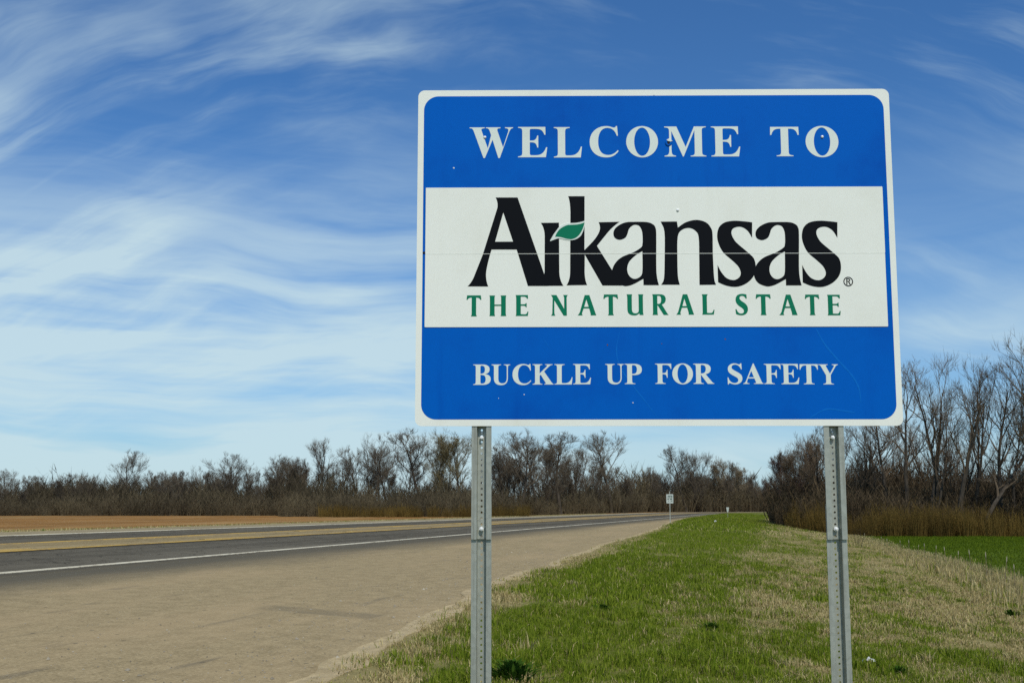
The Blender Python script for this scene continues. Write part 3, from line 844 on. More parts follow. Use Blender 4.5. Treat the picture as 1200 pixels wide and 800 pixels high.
LOGO = [
 ('A',[[(-715.0,261.5),(-615.9,261.3),(-479.3,-142.1),(-570.5,-141.9),(-620.2,23.1),(-732.3,23.4),(-740.6,-5.6),(-747.2,-31.2),(-752.1,-53.4),(-755.4,-72.2),(-756.9,-87.7),(-756.7,-99.8),(-755.5,-111.5),(-753.4,-122.7),(-750.3,-133.5),(-746.2,-143.8),(-839.1,-143.1),(-832.8,-136.5),(-827.0,-129.2),(-821.5,-121.1),(-816.4,-112.2),(-811.7,-102.6),(-771.6,1.0),(-706.6,214.0),(-705.7,224.6),(-706.1,234.7),(-707.8,244.2),(-710.8,253.2),(-715.0,261.5)],[(-680.0,192.5),(-716.5,59.2),(-636.4,59.5)]]),
 ('r',[[(-512.3,144.6),(-430.8,145.4),(-430.5,-78.6),(-429.5,-93.3),(-427.1,-107.0),(-423.4,-119.5),(-418.5,-130.9),(-412.2,-141.3),(-505.4,-141.5),(-496.2,-78.2),(-494.9,83.3),(-495.7,98.1),(-497.8,111.6),(-501.3,123.9),(-506.1,134.9),(-512.3,144.6)]]),
 ('k',[[(-388.9,266.4),(-315.2,266.4),(-317.8,20.3),(-295.2,43.2),(-279.4,60.1),(-266.8,75.9),(-257.3,90.5),(-251.0,103.9),(-247.8,116.0),(-247.6,122.8),(-248.1,129.3),(-249.3,135.5),(-251.2,141.4),(-253.8,147.0),(-159.4,148.7),(-172.6,139.1),(-184.8,129.1),(-196.2,118.7),(-206.6,107.8),(-216.2,96.5),(-262.0,39.1),(-153.3,-140.9),(-239.1,-140.2),(-316.5,-0.1),(-317.9,-79.2),(-317.2,-93.8),(-315.8,-107.0),(-313.6,-118.7),(-310.7,-129.0),(-307.2,-138.0),(-399.1,-139.1),(-393.4,-129.6),(-388.9,-118.9),(-385.5,-106.8),(-383.3,-93.5),(-382.4,-78.9),(-379.3,196.1),(-380.1,214.6),(-381.4,230.9),(-383.3,244.9),(-385.8,256.8),(-388.9,266.4)]]),
 ('a',[[(-97.7,148.3),(-108.1,148.3),(-116.8,148.1),(-124.5,147.5),(-132.2,146.2),(-140.2,143.9),(-148.0,140.9),(-155.3,137.4),(-161.9,133.6),(-167.8,129.6),(-173.2,125.3),(-177.8,120.7),(-181.6,116.0),(-184.4,111.2),(-186.5,106.2),(-187.7,101.1),(-188.2,96.0),(-187.9,90.6),(-186.9,85.1),(-185.0,79.9),(-182.1,75.5),(-177.8,72.0),(-172.3,69.0),(-166.2,67.0),(-160.2,66.2),(-153.9,67.0),(-147.2,69.1),(-140.9,72.0),(-135.8,75.3),(-132.1,79.0),(-129.6,83.3),(-127.5,88.0),(-125.5,92.9),(-123.6,98.4),(-122.0,104.4),(-120.4,110.4),(-118.0,115.6),(-114.8,120.2),(-110.9,124.3),(-106.8,127.8),(-102.9,130.6),(-99.2,132.6),(-95.7,133.8),(-92.0,134.4),(-88.2,134.4),(-84.0,133.9),(-79.4,132.9),(-75.0,131.1),(-71.1,128.1),(-67.8,123.8),(-64.8,118.4),(-62.2,112.1),(-60.3,105.3),(-59.0,97.7),(-58.3,89.1),(-57.9,80.5),(-57.8,72.6),(-57.8,65.5),(-58.0,58.8),(-58.5,52.7),(-59.3,47.3),(-59.8,43.0),(-60.2,39.6),(-61.6,36.4),(-65.1,32.3),(-71.4,27.2),(-79.7,21.4),(-89.4,15.5),(-99.8,9.9),(-111.5,4.8),(-124.6,0.0),(-137.6,-4.9),(-148.8,-10.2),(-157.9,-15.9),(-165.7,-21.8),(-172.5,-28.2),(-178.5,-35.3),(-184.2,-43.3),(-189.1,-52.1),(-193.0,-61.2),(-195.7,-69.9),(-197.0,-78.4),(-197.0,-86.9),(-196.0,-95.1),(-194.2,-102.7),(-191.4,-109.8),(-187.6,-116.6),(-182.9,-122.6),(-177.7,-127.9),(-171.4,-132.2),(-164.2,-135.6),(-156.9,-138.4),(-150.4,-140.5),(-145.2,-142.1),(-140.9,-143.0),(-136.4,-143.3),(-131.1,-142.9),(-124.8,-141.9),(-117.9,-140.4),(-110.3,-138.1),(-101.6,-134.6),(-91.6,-129.7),(-80.5,-123.5),(-68.9,-116.9),(-57.5,-110.5),(-57.4,-117.6),(-57.3,-124.7),(-57.2,-131.8),(-57.1,-138.9),(-40.1,-139.0),(-23.0,-139.1),(-5.9,-139.1),(11.2,-139.2),(9.2,-130.6),(7.0,-122.2),(5.1,-113.4),(3.5,-103.4),(2.4,-94.0),(1.6,-84.8),(1.2,-72.4),(1.0,-53.2),(1.3,-22.0),(2.2,17.9),(3.0,57.4),(3.3,87.3),(3.1,104.1),(2.5,112.9),(1.4,117.8),(-0.2,122.8),(-2.2,128.1),(-4.8,132.0),(-8.0,135.0),(-12.2,137.9),(-17.2,140.8),(-22.7,143.4),(-29.7,145.6),(-39.0,147.3),(-52.0,148.2),(-67.9,148.5),(-84.0,148.5)],[(-59.8,14.7),(-66.1,11.2),(-72.3,7.9),(-78.7,4.1),(-85.4,-0.5),(-92.9,-6.5),(-101.1,-13.5),(-108.9,-20.8),(-115.2,-27.9),(-119.8,-34.8),(-123.2,-41.6),(-125.7,-48.5),(-127.4,-55.4),(-128.4,-62.4),(-128.4,-69.5),(-127.7,-76.4),(-126.3,-82.8),(-124.1,-88.7),(-121.0,-94.2),(-117.4,-99.1),(-113.5,-103.0),(-109.2,-106.2),(-104.5,-108.6),(-99.5,-110.0),(-94.3,-110.3),(-88.6,-109.4),(-82.5,-107.4),(-76.7,-104.4),(-71.9,-100.5),(-68.1,-96.9),(-65.2,-93.2),(-62.9,-86.9),(-61.1,-75.8),(-60.1,-57.8),(-59.9,-34.7),(-59.9,-9.5)]]),
 ('n',[[(23.9,148.9),(42.0,149.0),(60.2,149.2),(78.3,149.3),(96.5,149.4),(97.5,142.6),(98.4,135.7),(99.4,128.9),(100.4,122.0),(109.1,128.3),(117.5,134.8),(126.4,140.8),(136.1,145.8),(147.2,149.9),(159.2,153.4),(171.5,155.7),(183.2,156.5),(194.5,155.7),(205.8,153.4),(216.3,150.0),(225.3,145.7),(232.7,140.3),(238.9,133.8),(243.9,126.7),(247.9,119.4),(250.8,113.3),(252.5,107.7),(253.6,100.1),(254.3,87.9),(254.5,69.6),(254.1,47.0),(253.7,22.1),(253.6,-3.0),(254.1,-30.0),(254.8,-59.2),(255.7,-86.5),(256.9,-107.8),(258.5,-120.5),(260.5,-127.4),(262.5,-132.0),(264.5,-137.8),(246.2,-137.9),(227.8,-138.1),(209.5,-138.3),(191.1,-138.4),(191.5,-106.2),(191.9,-73.3),(192.3,-41.5),(192.5,-12.4),(192.8,14.2),(193.2,39.0),(193.0,60.8),(191.9,78.3),(189.6,90.3),(186.4,97.7),(182.4,102.6),(177.6,107.2),(171.7,112.0),(164.8,115.8),(157.4,118.4),(149.8,119.6),(141.5,119.3),(132.6,117.6),(124.0,114.5),(116.6,110.1),(110.7,105.1),(105.8,99.4),(101.9,91.1),(98.8,78.6),(96.8,59.9),(96.0,36.5),(95.7,11.5),(95.5,-12.2),(95.3,-35.1),(95.2,-58.3),(95.5,-79.9),(96.2,-98.0),(97.6,-111.1),(99.6,-120.6),(101.7,-128.7),(103.7,-137.5),(83.1,-137.4),(62.5,-137.4),(41.9,-137.3),(21.2,-137.3),(24.7,-131.3),(28.3,-126.4),(31.7,-119.4),(34.3,-107.3),(36.2,-88.6),(37.4,-65.0),(38.2,-38.8),(38.9,-12.1),(39.8,16.9),(40.6,48.5),(40.9,78.6),(39.8,103.0),(37.0,119.3),(32.9,130.3),(28.3,139.0)]]),
 ('s',[[(432.1,144.8),(431.6,127.2),(431.0,109.5),(430.5,91.9),(430.0,74.3),(425.6,82.2),(421.4,90.4),(416.9,98.1),(412.1,104.7),(406.6,110.2),(400.8,114.9),(394.8,118.8),(388.8,121.7),(383.0,123.5),(377.1,124.5),(371.3,124.6),(365.6,124.0),(359.7,122.7),(353.6,120.6),(348.1,117.9),(343.9,114.3),(341.1,109.9),(339.3,104.6),(338.5,98.8),(338.8,92.8),(340.3,86.3),(342.9,79.4),(346.2,72.5),(349.7,66.3),(352.7,61.4),(355.6,57.5),(359.7,53.0),(366.1,46.7),(376.4,37.3),(389.5,25.9),(402.9,14.2),(413.8,4.2),(421.6,-3.2),(427.9,-9.1),(432.8,-15.0),(436.7,-22.2),(439.7,-31.4),(441.6,-41.8),(442.5,-52.5),(442.4,-62.6),(441.3,-72.1),(439.2,-81.3),(436.2,-90.1),(432.1,-98.4),(426.8,-106.3),(420.5,-113.9),(413.4,-120.8),(405.9,-126.9),(398.1,-132.2),(389.7,-136.8),(381.1,-140.6),(372.6,-143.6),(364.5,-145.7),(356.4,-146.9),(348.3,-147.5),(340.1,-147.4),(331.5,-146.6),(322.7,-145.0),(314.0,-143.0),(305.5,-140.5),(297.3,-137.5),(289.4,-133.9),(281.6,-130.1),(273.7,-126.4),(273.6,-106.9),(273.4,-87.5),(273.3,-68.0),(273.2,-48.4),(277.2,-56.9),(281.2,-65.4),(285.3,-73.8),(290.0,-81.6),(295.1,-89.0),(300.6,-96.2),(306.5,-102.7),(312.9,-107.8),(320.1,-111.7),(327.9,-114.6),(335.8,-116.2),(343.0,-116.6),(349.6,-115.5),(356.0,-113.0),(361.7,-109.5),(366.4,-105.6),(370.1,-101.2),(373.1,-96.1),(374.9,-90.4),(375.5,-84.3),(374.7,-77.7),(372.7,-70.5),(369.6,-63.1),(365.4,-55.7),(359.9,-48.7),(353.3,-41.8),(345.9,-34.6),(338.0,-27.1),(329.1,-19.2),(319.2,-10.9),(309.6,-2.3),(301.4,6.5),(294.9,15.8),(289.5,25.4),(285.0,35.1),(281.3,44.8),(278.3,54.4),(276.0,64.0),(274.7,73.6),(274.4,83.2),(275.1,93.2),(276.7,103.4),(279.4,113.1),(283.2,121.7),(288.3,128.9),(294.4,135.2),(301.6,140.5),(309.8,144.8),(319.1,148.0),(329.6,150.1),(340.8,151.4),(352.1,152.1),(363.8,152.1),(376.1,151.3),(388.2,150.1),(399.0,149.0),(408.3,148.1),(416.4,147.0),(424.2,145.9)]]),
 ('a',[[(537.5,145.7),(527.0,145.6),(518.2,145.4),(510.5,144.7),(502.6,143.4),(494.5,141.0),(486.6,137.9),(479.1,134.4),(472.4,130.6),(466.3,126.5),(460.9,122.2),(456.1,117.5),(452.2,112.8),(449.3,108.0),(447.1,103.0),(445.8,97.9),(445.2,92.8),(445.4,87.5),(446.3,81.9),(448.1,76.7),(451.0,72.4),(455.3,68.9),(460.8,66.0),(466.9,64.0),(473.0,63.2),(479.3,64.0),(486.1,66.2),(492.5,69.1),(497.8,72.5),(501.5,76.2),(504.2,80.5),(506.3,85.2),(508.5,90.2),(510.5,95.7),(512.1,101.7),(513.9,107.6),(516.4,112.9),(519.8,117.5),(523.8,121.6),(528.0,125.2),(532.0,128.0),(535.7,130.0),(539.3,131.2),(543.0,131.8),(546.9,131.9),(551.2,131.4),(555.8,130.4),(560.2,128.6),(564.1,125.7),(567.4,121.4),(570.3,116.0),(572.8,109.8),(574.7,103.0),(575.9,95.3),(576.4,86.8),(576.6,78.2),(576.6,70.3),(576.5,63.2),(576.2,56.5),(575.6,50.4),(574.7,44.9),(574.1,40.6),(573.7,37.3),(572.2,34.0),(568.5,30.0),(562.1,24.8),(553.6,19.0),(543.7,13.0),(533.1,7.3),(521.2,2.2),(507.8,-2.7),(494.6,-7.6),(483.2,-13.0),(473.9,-18.7),(466.0,-24.7),(459.1,-31.1),(452.8,-38.2),(447.0,-46.3),(441.9,-55.1),(437.8,-64.2),(435.0,-72.9),(433.6,-81.4),(433.4,-89.9),(434.3,-98.0),(436.0,-105.6),(438.8,-112.7),(442.5,-119.5),(447.1,-125.5),(452.3,-130.7),(458.5,-135.0),(465.8,-138.4),(473.2,-141.2),(479.7,-143.3),(484.9,-144.8),(489.3,-145.7),(493.8,-146.0),(499.2,-145.6),(505.6,-144.6),(512.5,-143.0),(520.3,-140.7),(529.1,-137.2),(539.2,-132.2),(550.6,-126.0),(562.5,-119.3),(574.1,-112.9),(574.1,-120.0),(574.1,-127.1),(574.1,-134.2),(574.1,-141.4),(591.4,-141.4),(608.7,-141.4),(626.1,-141.4),(643.4,-141.3),(641.5,-132.7),(639.5,-124.4),(637.6,-115.6),(636.2,-105.6),(635.2,-96.1),(634.5,-86.9),(634.2,-74.5),(634.3,-55.3),(635.1,-24.1),(636.6,15.9),(638.1,55.5),(638.9,85.4),(638.9,102.2),(638.5,111.0),(637.5,115.9),(636.0,120.9),(634.0,126.2),(631.5,130.0),(628.2,133.0),(624.0,135.9),(619.0,138.8),(613.4,141.4),(606.4,143.5),(597.0,145.1),(583.8,145.9),(567.7,146.1),(551.4,146.0)],[(573.7,12.3),(567.2,8.8),(560.9,5.4),(554.4,1.7),(547.5,-3.0),(539.8,-9.0),(531.4,-16.0),(523.4,-23.4),(516.9,-30.6),(512.2,-37.4),(508.6,-44.3),(506.0,-51.2),(504.1,-58.0),(503.1,-65.1),(502.9,-72.2),(503.5,-79.1),(504.9,-85.5),(507.0,-91.3),(510.0,-96.8),(513.6,-101.7),(517.5,-105.7),(521.8,-108.8),(526.5,-111.1),(531.6,-112.6),(536.9,-112.9),(542.6,-112.0),(548.8,-109.9),(554.7,-106.9),(559.7,-103.0),(563.5,-99.4),(566.6,-95.6),(569.0,-89.4),(571.0,-78.2),(572.2,-60.2),(572.8,-37.1),(573.2,-11.9)]]),
 ('s',[[(811.9,144.3),(811.2,126.6),(810.5,109.0),(809.8,91.3),(809.1,73.7),(804.7,81.6),(800.4,89.7),(796.0,97.4),(791.1,104.1),(785.7,109.6),(779.8,114.3),(773.7,118.1),(767.7,120.9),(761.8,122.8),(755.8,123.7),(749.9,123.8),(744.1,123.2),(738.1,121.9),(731.9,119.8),(726.3,117.0),(722.0,113.4),(719.1,109.0),(717.3,103.7),(716.5,97.8),(716.7,91.8),(718.1,85.4),(720.7,78.4),(724.0,71.5),(727.5,65.3),(730.5,60.4),(733.4,56.5),(737.5,52.1),(743.9,45.7),(754.3,36.3),(767.5,24.9),(780.9,13.3),(791.9,3.2),(799.9,-4.2),(806.1,-10.1),(811.1,-15.9),(815.0,-23.1),(818.0,-32.4),(819.8,-42.8),(820.6,-53.6),(820.4,-63.7),(819.2,-73.2),(817.1,-82.4),(813.9,-91.3),(809.7,-99.6),(804.3,-107.6),(797.7,-115.1),(790.4,-122.1),(782.8,-128.3),(774.8,-133.6),(766.3,-138.2),(757.5,-142.1),(748.9,-145.1),(740.6,-147.2),(732.4,-148.5),(724.2,-149.0),(715.8,-148.9),(707.1,-148.1),(698.2,-146.6),(689.4,-144.5),(680.8,-142.1),(672.6,-139.1),(664.6,-135.5),(656.7,-131.7),(648.7,-128.0),(648.7,-108.5),(648.8,-89.0),(648.8,-69.5),(648.8,-49.9),(652.9,-58.4),(656.8,-66.9),(661.0,-75.3),(665.6,-83.1),(670.7,-90.5),(676.2,-97.7),(682.2,-104.2),(688.6,-109.3),(695.8,-113.2),(703.8,-116.0),(711.7,-117.7),(719.0,-118.1),(725.8,-116.9),(732.3,-114.4),(738.1,-110.9),(742.9,-107.0),(746.7,-102.5),(749.7,-97.4),(751.7,-91.7),(752.3,-85.6),(751.6,-79.0),(749.6,-71.8),(746.4,-64.3),(742.2,-57.0),(736.8,-50.0),(730.2,-43.0),(722.7,-35.9),(714.7,-28.4),(705.8,-20.4),(695.8,-12.2),(686.1,-3.6),(677.9,5.2),(671.4,14.5),(666.0,24.1),(661.6,33.9),(657.9,43.6),(655.0,53.2),(652.8,62.8),(651.5,72.4),(651.3,82.0),(652.1,92.0),(653.9,102.2),(656.7,112.0),(660.6,120.6),(665.8,127.8),(672.1,134.1),(679.4,139.5),(687.7,143.8),(697.3,147.1),(707.9,149.2),(719.3,150.6),(730.7,151.3),(742.6,151.4),(755.1,150.6),(767.3,149.5),(778.4,148.4),(787.7,147.5),(796.0,146.5),(803.8,145.4)]]),
]
LEAF = [[(-316.3,145.9),(-325.0,142.3),(-334.0,139.5),(-343.5,137.4),(-353.4,136.1),(-363.7,135.5),(-389.9,134.5),(-399.4,131.6),(-408.2,127.9),(-416.4,123.4),(-424.0,118.1),(-431.0,112.1),(-435.4,106.4),(-439.4,100.4),(-443.0,94.1),(-446.1,87.5),(-448.8,80.5),(-440.6,80.8),(-432.7,80.4),(-425.1,79.4),(-417.7,77.8),(-410.5,75.6),(-403.3,73.2),(-396.1,71.4),(-389.1,70.2),(-382.2,69.6),(-375.4,69.5),(-367.4,71.3),(-359.9,74.2),(-352.9,78.3),(-346.4,83.6),(-340.4,90.1),(-333.8,99.6),(-328.0,109.9),(-323.2,121.0),(-319.3,133.0),(-316.3,145.9)]]
LEAF_EDGE = [[(-471.0,63.8),(-455.8,91.0),(-433.9,121.4),(-426.9,127.4),(-418.8,132.6),(-409.3,136.9),(-398.7,140.4),(-386.9,143.0),(-358.0,143.9),(-347.8,145.3),(-338.4,146.9),(-329.8,149.0),(-321.9,151.3),(-314.8,154.0),(-315.3,139.7),(-317.1,128.3),(-319.7,117.4),(-323.1,106.8),(-327.3,96.7),(-332.2,86.9),(-339.4,79.6),(-347.3,73.7),(-356.1,69.3),(-365.5,66.3),(-375.8,64.9),(-385.0,65.6),(-393.9,66.7),(-402.7,68.0),(-411.2,69.8),(-419.6,71.8),(-425.8,73.0),(-431.8,73.3),(-437.6,72.7),(-443.3,71.3),(-448.8,69.0),(-470.2,60.7)]]


# ---------------------------------------------------------------- the welcome sign
SC = Vector((0.64110, 4.83324, 1.12018 + EYE))       # centre of the sign face
HC = SC.z - float(ground_at(SC.x, SC.y))
rot = Euler((0.02456, 0, 0)).to_matrix()
rot = Euler((0, 0, -0.00964)).to_matrix() @ rot
sign = empty('welcome_sign', SC - rot @ Vector((0, 0, HC)))
sign.rotation_euler = rot.to_euler()
tag(sign, 'big blue and white Arkansas welcome sign on two galvanised steel posts', 'road sign')


def up(cs):
    return [[(q[0], q[1] + HC) for q in c] for c in cs]


W2, H2 = 1.067, 0.762
plate = MB().prism(up([rrect(-W2, W2, -H2, H2, 0.030)]), 0.0, 0.004).build('sign_panel', M['white_sheeting'], sign)
blue = MB().prism(up([rrect(-1.0405, 1.0405, -0.7330, 0.7335, 0.066, 10)]), -0.0006, 0.0005).build('blue_field', M['blue_sheeting'], plate)
ov_u = MB().prism(up([rrect(-1.0285, 1.0190, 0.0046, 0.3072, 0.003, 2)]), -0.0030, -0.0002).build('upper_overlay', M['white_sheeting'], sign)
ov_l = MB().prism(up([rrect(-1.0285, 1.0180, -0.3255, 0.0034, 0.003, 2)]), -0.0030, -0.0002).build('lower_overlay', M['white_sheeting'], sign)

for ch, x0, z0, x1, z1 in WELCOME_ROW:
    MB().prism(up(mmm(fit_box(glyph(SERIF, ch), x0, z0, x1, z1))), -0.0013, -0.0004).build('letter', M['letter_white'], plate)
for ch, x0, z0, x1, z1 in BUCKLE_ROW:
    MB().prism(up(mmm(fit_box(glyph(SERIF, ch), x0, z0, x1, z1))), -0.0013, -0.0004).build('letter', M['letter_white'], plate)
for ch, x0, z0, x1, z1 in STATE_ROW:
    MB().prism(up(mmm(fit_box(glyph(FLARED, ch), x0, z0, x1, z1))), -0.0037, -0.0028).build('green_letter', M['letter_green'], ov_l)
for i, (ch, cs) in enumerate(LOGO):
    MB().prism(up(mmm(cs)), -0.00335 - 0.00003 * i, -0.0028).build('black_letter', M['letter_black'], ov_l)
MB().prism(up(mmm(LEAF_EDGE)), -0.0051, -0.0031).build('leaf_border', M['letter_white'], ov_u)
MB().prism(up(mmm(LEAF)), -0.0057, -0.0045).build('leaf', M['letter_green'], ov_u)
MB().box(-1.0280, 1.0175, -0.00360, -0.0031, HC + 0.0032, HC + 0.0050).build('seam_strip', M['white_sheeting'], ov_l)
# registered mark
rm = MB()
rm.prism(up([ring(0.850, -0.1245, 0.0215, 0.0215, 28), ring(0.850, -0.1245, 0.0172, 0.0172, 28)[::-1]]), -0.0037, -0.0028)
rm.prism(up([[(0.8415, -0.1105), (0.8525, -0.1105), (0.8585, -0.1135), (0.8590, -0.1195), (0.8545, -0.1240), (0.8605, -0.1385), (0.8555, -0.1385),
              (0.8500, -0.1252), (0.8460, -0.1252), (0.8460, -0.1385), (0.8415, -0.1385)],
             [(0.8460, -0.1146), (0.8460, -0.1214), (0.8520, -0.1214), (0.8546, -0.1190), (0.8543, -0.1160), (0.8520, -0.1146)]]), -0.0037, -0.0028)
rm.build('registered_mark', M['letter_black'], ov_l)

DOME = [(0.0068, 0.0), (0.0066, 0.0020), (0.0052, 0.0040), (0.0026, 0.0052)]
for x, z, y in ((-0.7638, 0.5409, -0.0006), (0.7585, 0.5381, -0.0013)):
    MB().lathe(DOME, 12, (x, y, z + HC)).build('rivet', M['zinc'], plate, True)
MB().lathe(DOME, 12, (0.1013, -0.003, 0.2012 + HC)).build('rivet', M['zinc'], ov_u, True)
for x, z in ((-0.588, -0.6245), (-0.111, -0.6610)):
    MB().lathe([(q[0] * 0.42, q[1] * 0.42) for q in DOME], 10, (x, -0.0006, z + HC)).build('rivet', M['zinc'], plate, True)
# bullet dent beside the M: pushed-up lip round a dark hole
MB().lathe([(0.017, 0.0), (0.0145, 0.0038), (0.0105, 0.0052), (0.0075, 0.0040), (0.0058, 0.0012)], 16, (0.0655, -0.0006, 0.5125 + HC)).build('dent', [M['blue_sheeting']], plate, True)
MB().lathe([(0.0074, 0.0), (0.006, 0.0026)], 12, (0.0655, -0.0018, 0.5105 + HC)).build('bullet_hole', M['dark_hole'], plate)
MB().prism(up([[(0.056, 0.524), (0.066, 0.531), (0.084, 0.5205), (0.074, 0.517), (0.0625, 0.5195)]]), -0.0066, -0.0030).build('paint_chip', M['letter_white'], plate)
# scrapes and chips
rs = random.Random(4)


def scrape(pts, w, name='scratch', mat='scratch', y=-0.0010):
    pts = [Vector(q) for q in pts]
    fine = []
    for i in range(len(pts) - 1):
        p0, p1, p2, p3 = pts[max(i - 1, 0)], pts[i], pts[i + 1], pts[min(i + 2, len(pts) - 1)]
        for j in range(6):
            t = j / 6
            fine.append(0.5 * ((2 * p1) + (p2 - p0) * t + (2 * p0 - 5 * p1 + 4 * p2 - p3) * t * t + (3 * p1 - p0 - 3 * p2 + p3) * t ** 3))
    fine.append(pts[-1])
    L, Rr = [], []
    for i, q in enumerate(fine):
        d = (fine[min(i + 1, len(fine) - 1)] - fine[max(i - 1, 0)]).normalized()
        n = Vector((-d.y, d.x)) * w * (0.3 + 0.7 * math.sin(math.pi * (i + 0.5) / len(fine))) * rs.uniform(0.6, 1.2)
        L.append(tuple(q + n))
        Rr.append(tuple(q - n))
    MB().prism(up([L + Rr[::-1]]), y, -0.0004).build(name, M[mat], plate)


scrape([(-0.165, -0.345), (-0.180, -0.42), (-0.170, -0.49), (-0.130, -0.56), (-0.060, -0.65), (-0.005, -0.725)], 0.0026)
scrape([(0.700, -0.332), (0.735, -0.40), (0.790, -0.47), (0.850, -0.54), (0.880, -0.60), (0.885, -0.66)], 0.0045)
scrape([(0.660, -0.728), (0.730, -0.690), (0.800, -0.695), (0.860, -0.705)], 0.0040)
scrape([(0.28, 0.46), (0.300, 0.44), (0.31, 0.41)], 0.0012)
scrape([(-0.505, -0.375), (-0.49, -0.395), (-0.475, -0.42)], 0.0012)
for x, z, r in ((-0.9026, 0.400, 0.0042), (0.005, 0.737, 0.004), (-0.70, -0.640, 0.002), (0.30, -0.38, 0.003), (-0.22, -0.405, 0.0035), (0.02, -0.40, 0.0025)):
    MB().prism(up([[(x + r * rs.uniform(0.5, 1.3) * math.cos(a), z + r * rs.uniform(0.5, 1.3) * math.sin(a)) for a in [i * 1.05 for i in range(6)]]]),
               -0.0012, -0.0004).build('paint_chip', M['rust' if -0.41 < z < 0 else 'letter_white'], plate)
MB().lathe([(0.006, 0), (0.005, 0.002), (0.002, 0.003)], 8, (-1.0345, -0.0008, 0.010 + HC)).build('dark_stain', M['dark_hole'], plate)


# two-piece U-channel posts with punched holes
def channel(mb, z0, z1, y, fw=0.023, half=0.044, web=0.0130, depth=0.034, th=0.0042, phase=0.0127):
    """hat section, open towards the viewer: flange, sloping wall, punched web"""
    for s in (-1, 1):
        prof = [(half, 0.0), (half - fw, 0.0), (web + th, depth - th), (web, depth - th), (web, depth),
                (web + th * 1.6, depth), (half - fw + th, th), (half, th)]
        n = len(prof)
        v = [(s * a, y + b, z) for z in (z0, z1) for a, b in prof]
        f = [(i, (i + 1) % n, (i + 1) % n + n, i + n) for i in range(n)]
        # end caps as quads
        for b in (0, n):
            f += [(b, b + 1, b + 6, b + 7), (b + 1, b + 2, b + 5, b + 6), (b + 2, b + 3, b + 4, b + 5)]
        mb.add(v, f)
    pitch, r = 0.0254, 0.0050
    yf, yb = y + depth - th, y + depth
    z = z0
    cells = max(1, int((z1 - z0) / pitch))
    pitch = (z1 - z0) / cells
    for c in range(cells):
        zc = z0 + (c + 0.5) * pitch
        sq = [(web, 0), (web, pitch / 2), (0, pitch / 2), (-web, pitch / 2), (-web, 0), (-web, -pitch / 2), (0, -pitch / 2), (web, -pitch / 2)]
        ho = [(r * math.cos(i * math.pi / 4), r * math.sin(i * math.pi / 4)) for i in range(8)]
        v = [(a, yy, zc + b) for yy in (yf, yb) for a, b in sq + ho]
        f = []
        for i in range(8):
            j = (i + 1) % 8
            f += [(i, j, j + 8, i + 8), (i + 16, i + 24, j + 24, j + 16), (i + 8, j + 8, j + 24, i + 24)]
        mb.add(v, f)
    return mb


for px in (-0.7745, 0.7640):
    pm = MB()
    channel(pm, -0.45, HC - 1.10, 0.0145)
    for q in range(len(pm.v)):
        pm.v[q] = (pm.v[q][0] + px, pm.v[q][1], pm.v[q][2])
    post = pm.build('lower_post', M['steel'], sign)
    um = MB()
    channel(um, HC - 1.251, HC + 0.74, 0.0042, half=0.0435, depth=0.0335)
    for q in range(len(um.v)):
        um.v[q] = (um.v[q][0] + px, um.v[q][1], um.v[q][2])
    upper = um.build('upper_post', M['steel'], sign)
    for zb, hd in ((HC - 0.812, 0.0095), (HC - 1.207, 0.0105)):
        hexa = [(px + hd * math.cos(R(60 * i + 20)), zb + hd * math.sin(R(60 * i + 20))) for i in range(6)]
        bo = MB().prism([hexa], 0.0205, 0.0320)
        bo.lathe([(0.0062, 0.0), (0.0060, 0.006), (0.003, 0.007)], 10, (px, 0.0210, zb))
        bo.build('bolt', M['zinc'], upper)
    MB().lathe([(0.005, 0), (0.0045, 0.004), (0.002, 0.005)], 8, (px, 0.0305, HC - 0.790)).build('bolt', M['zinc'], upper)
    for zb in (HC + 0.538, HC - 0.62):
        MB().lathe([(0.010, 0), (0.010, 0.006)], 8, (px, 0.0460, zb)).build('nut', M['zinc'], upper)

# ---------------------------------------------------------------- far road signs and litter
def on_road(s, t):
    x, y = to_world(s, t)
    return Vector((float(x), float(y), float(height(np.array(float(s)), np.array(float(t))))))


def spot(px, y, dz=0.0):
    """a place on the ground y metres ahead, along the bearing of that picture column"""
    x = 0.0
    for _ in range(4):
        z = float(ground_at(x, y))
        x = (px - 600) / FOCAL_PX * (y * math.cos(PITCH) + (z - EYE) * math.sin(PITCH))
    return Vector((x, y, float(ground_at(x, y)) + dz))


def ground_seen(px, py, dz=0.0):
    """where the sight line of a point of the photograph meets the ground"""
    vx, vy = (px - 600) / FOCAL_PX, (400 - py) / FOCAL_PX
    d = Vector((vx, math.cos(PITCH) - vy * math.sin(PITCH), math.sin(PITCH) + vy * math.cos(PITCH)))
    k_ = 1.0
    for _ in range(60):
        gz = float(ground_at(d.x * k_, d.y * k_))
        k_ += 0.6 * ((gz - EYE) / d.z - k_)
    return Vector((d.x * k_, d.y * k_, float(ground_at(d.x * k_, d.y * k_)) + dz))


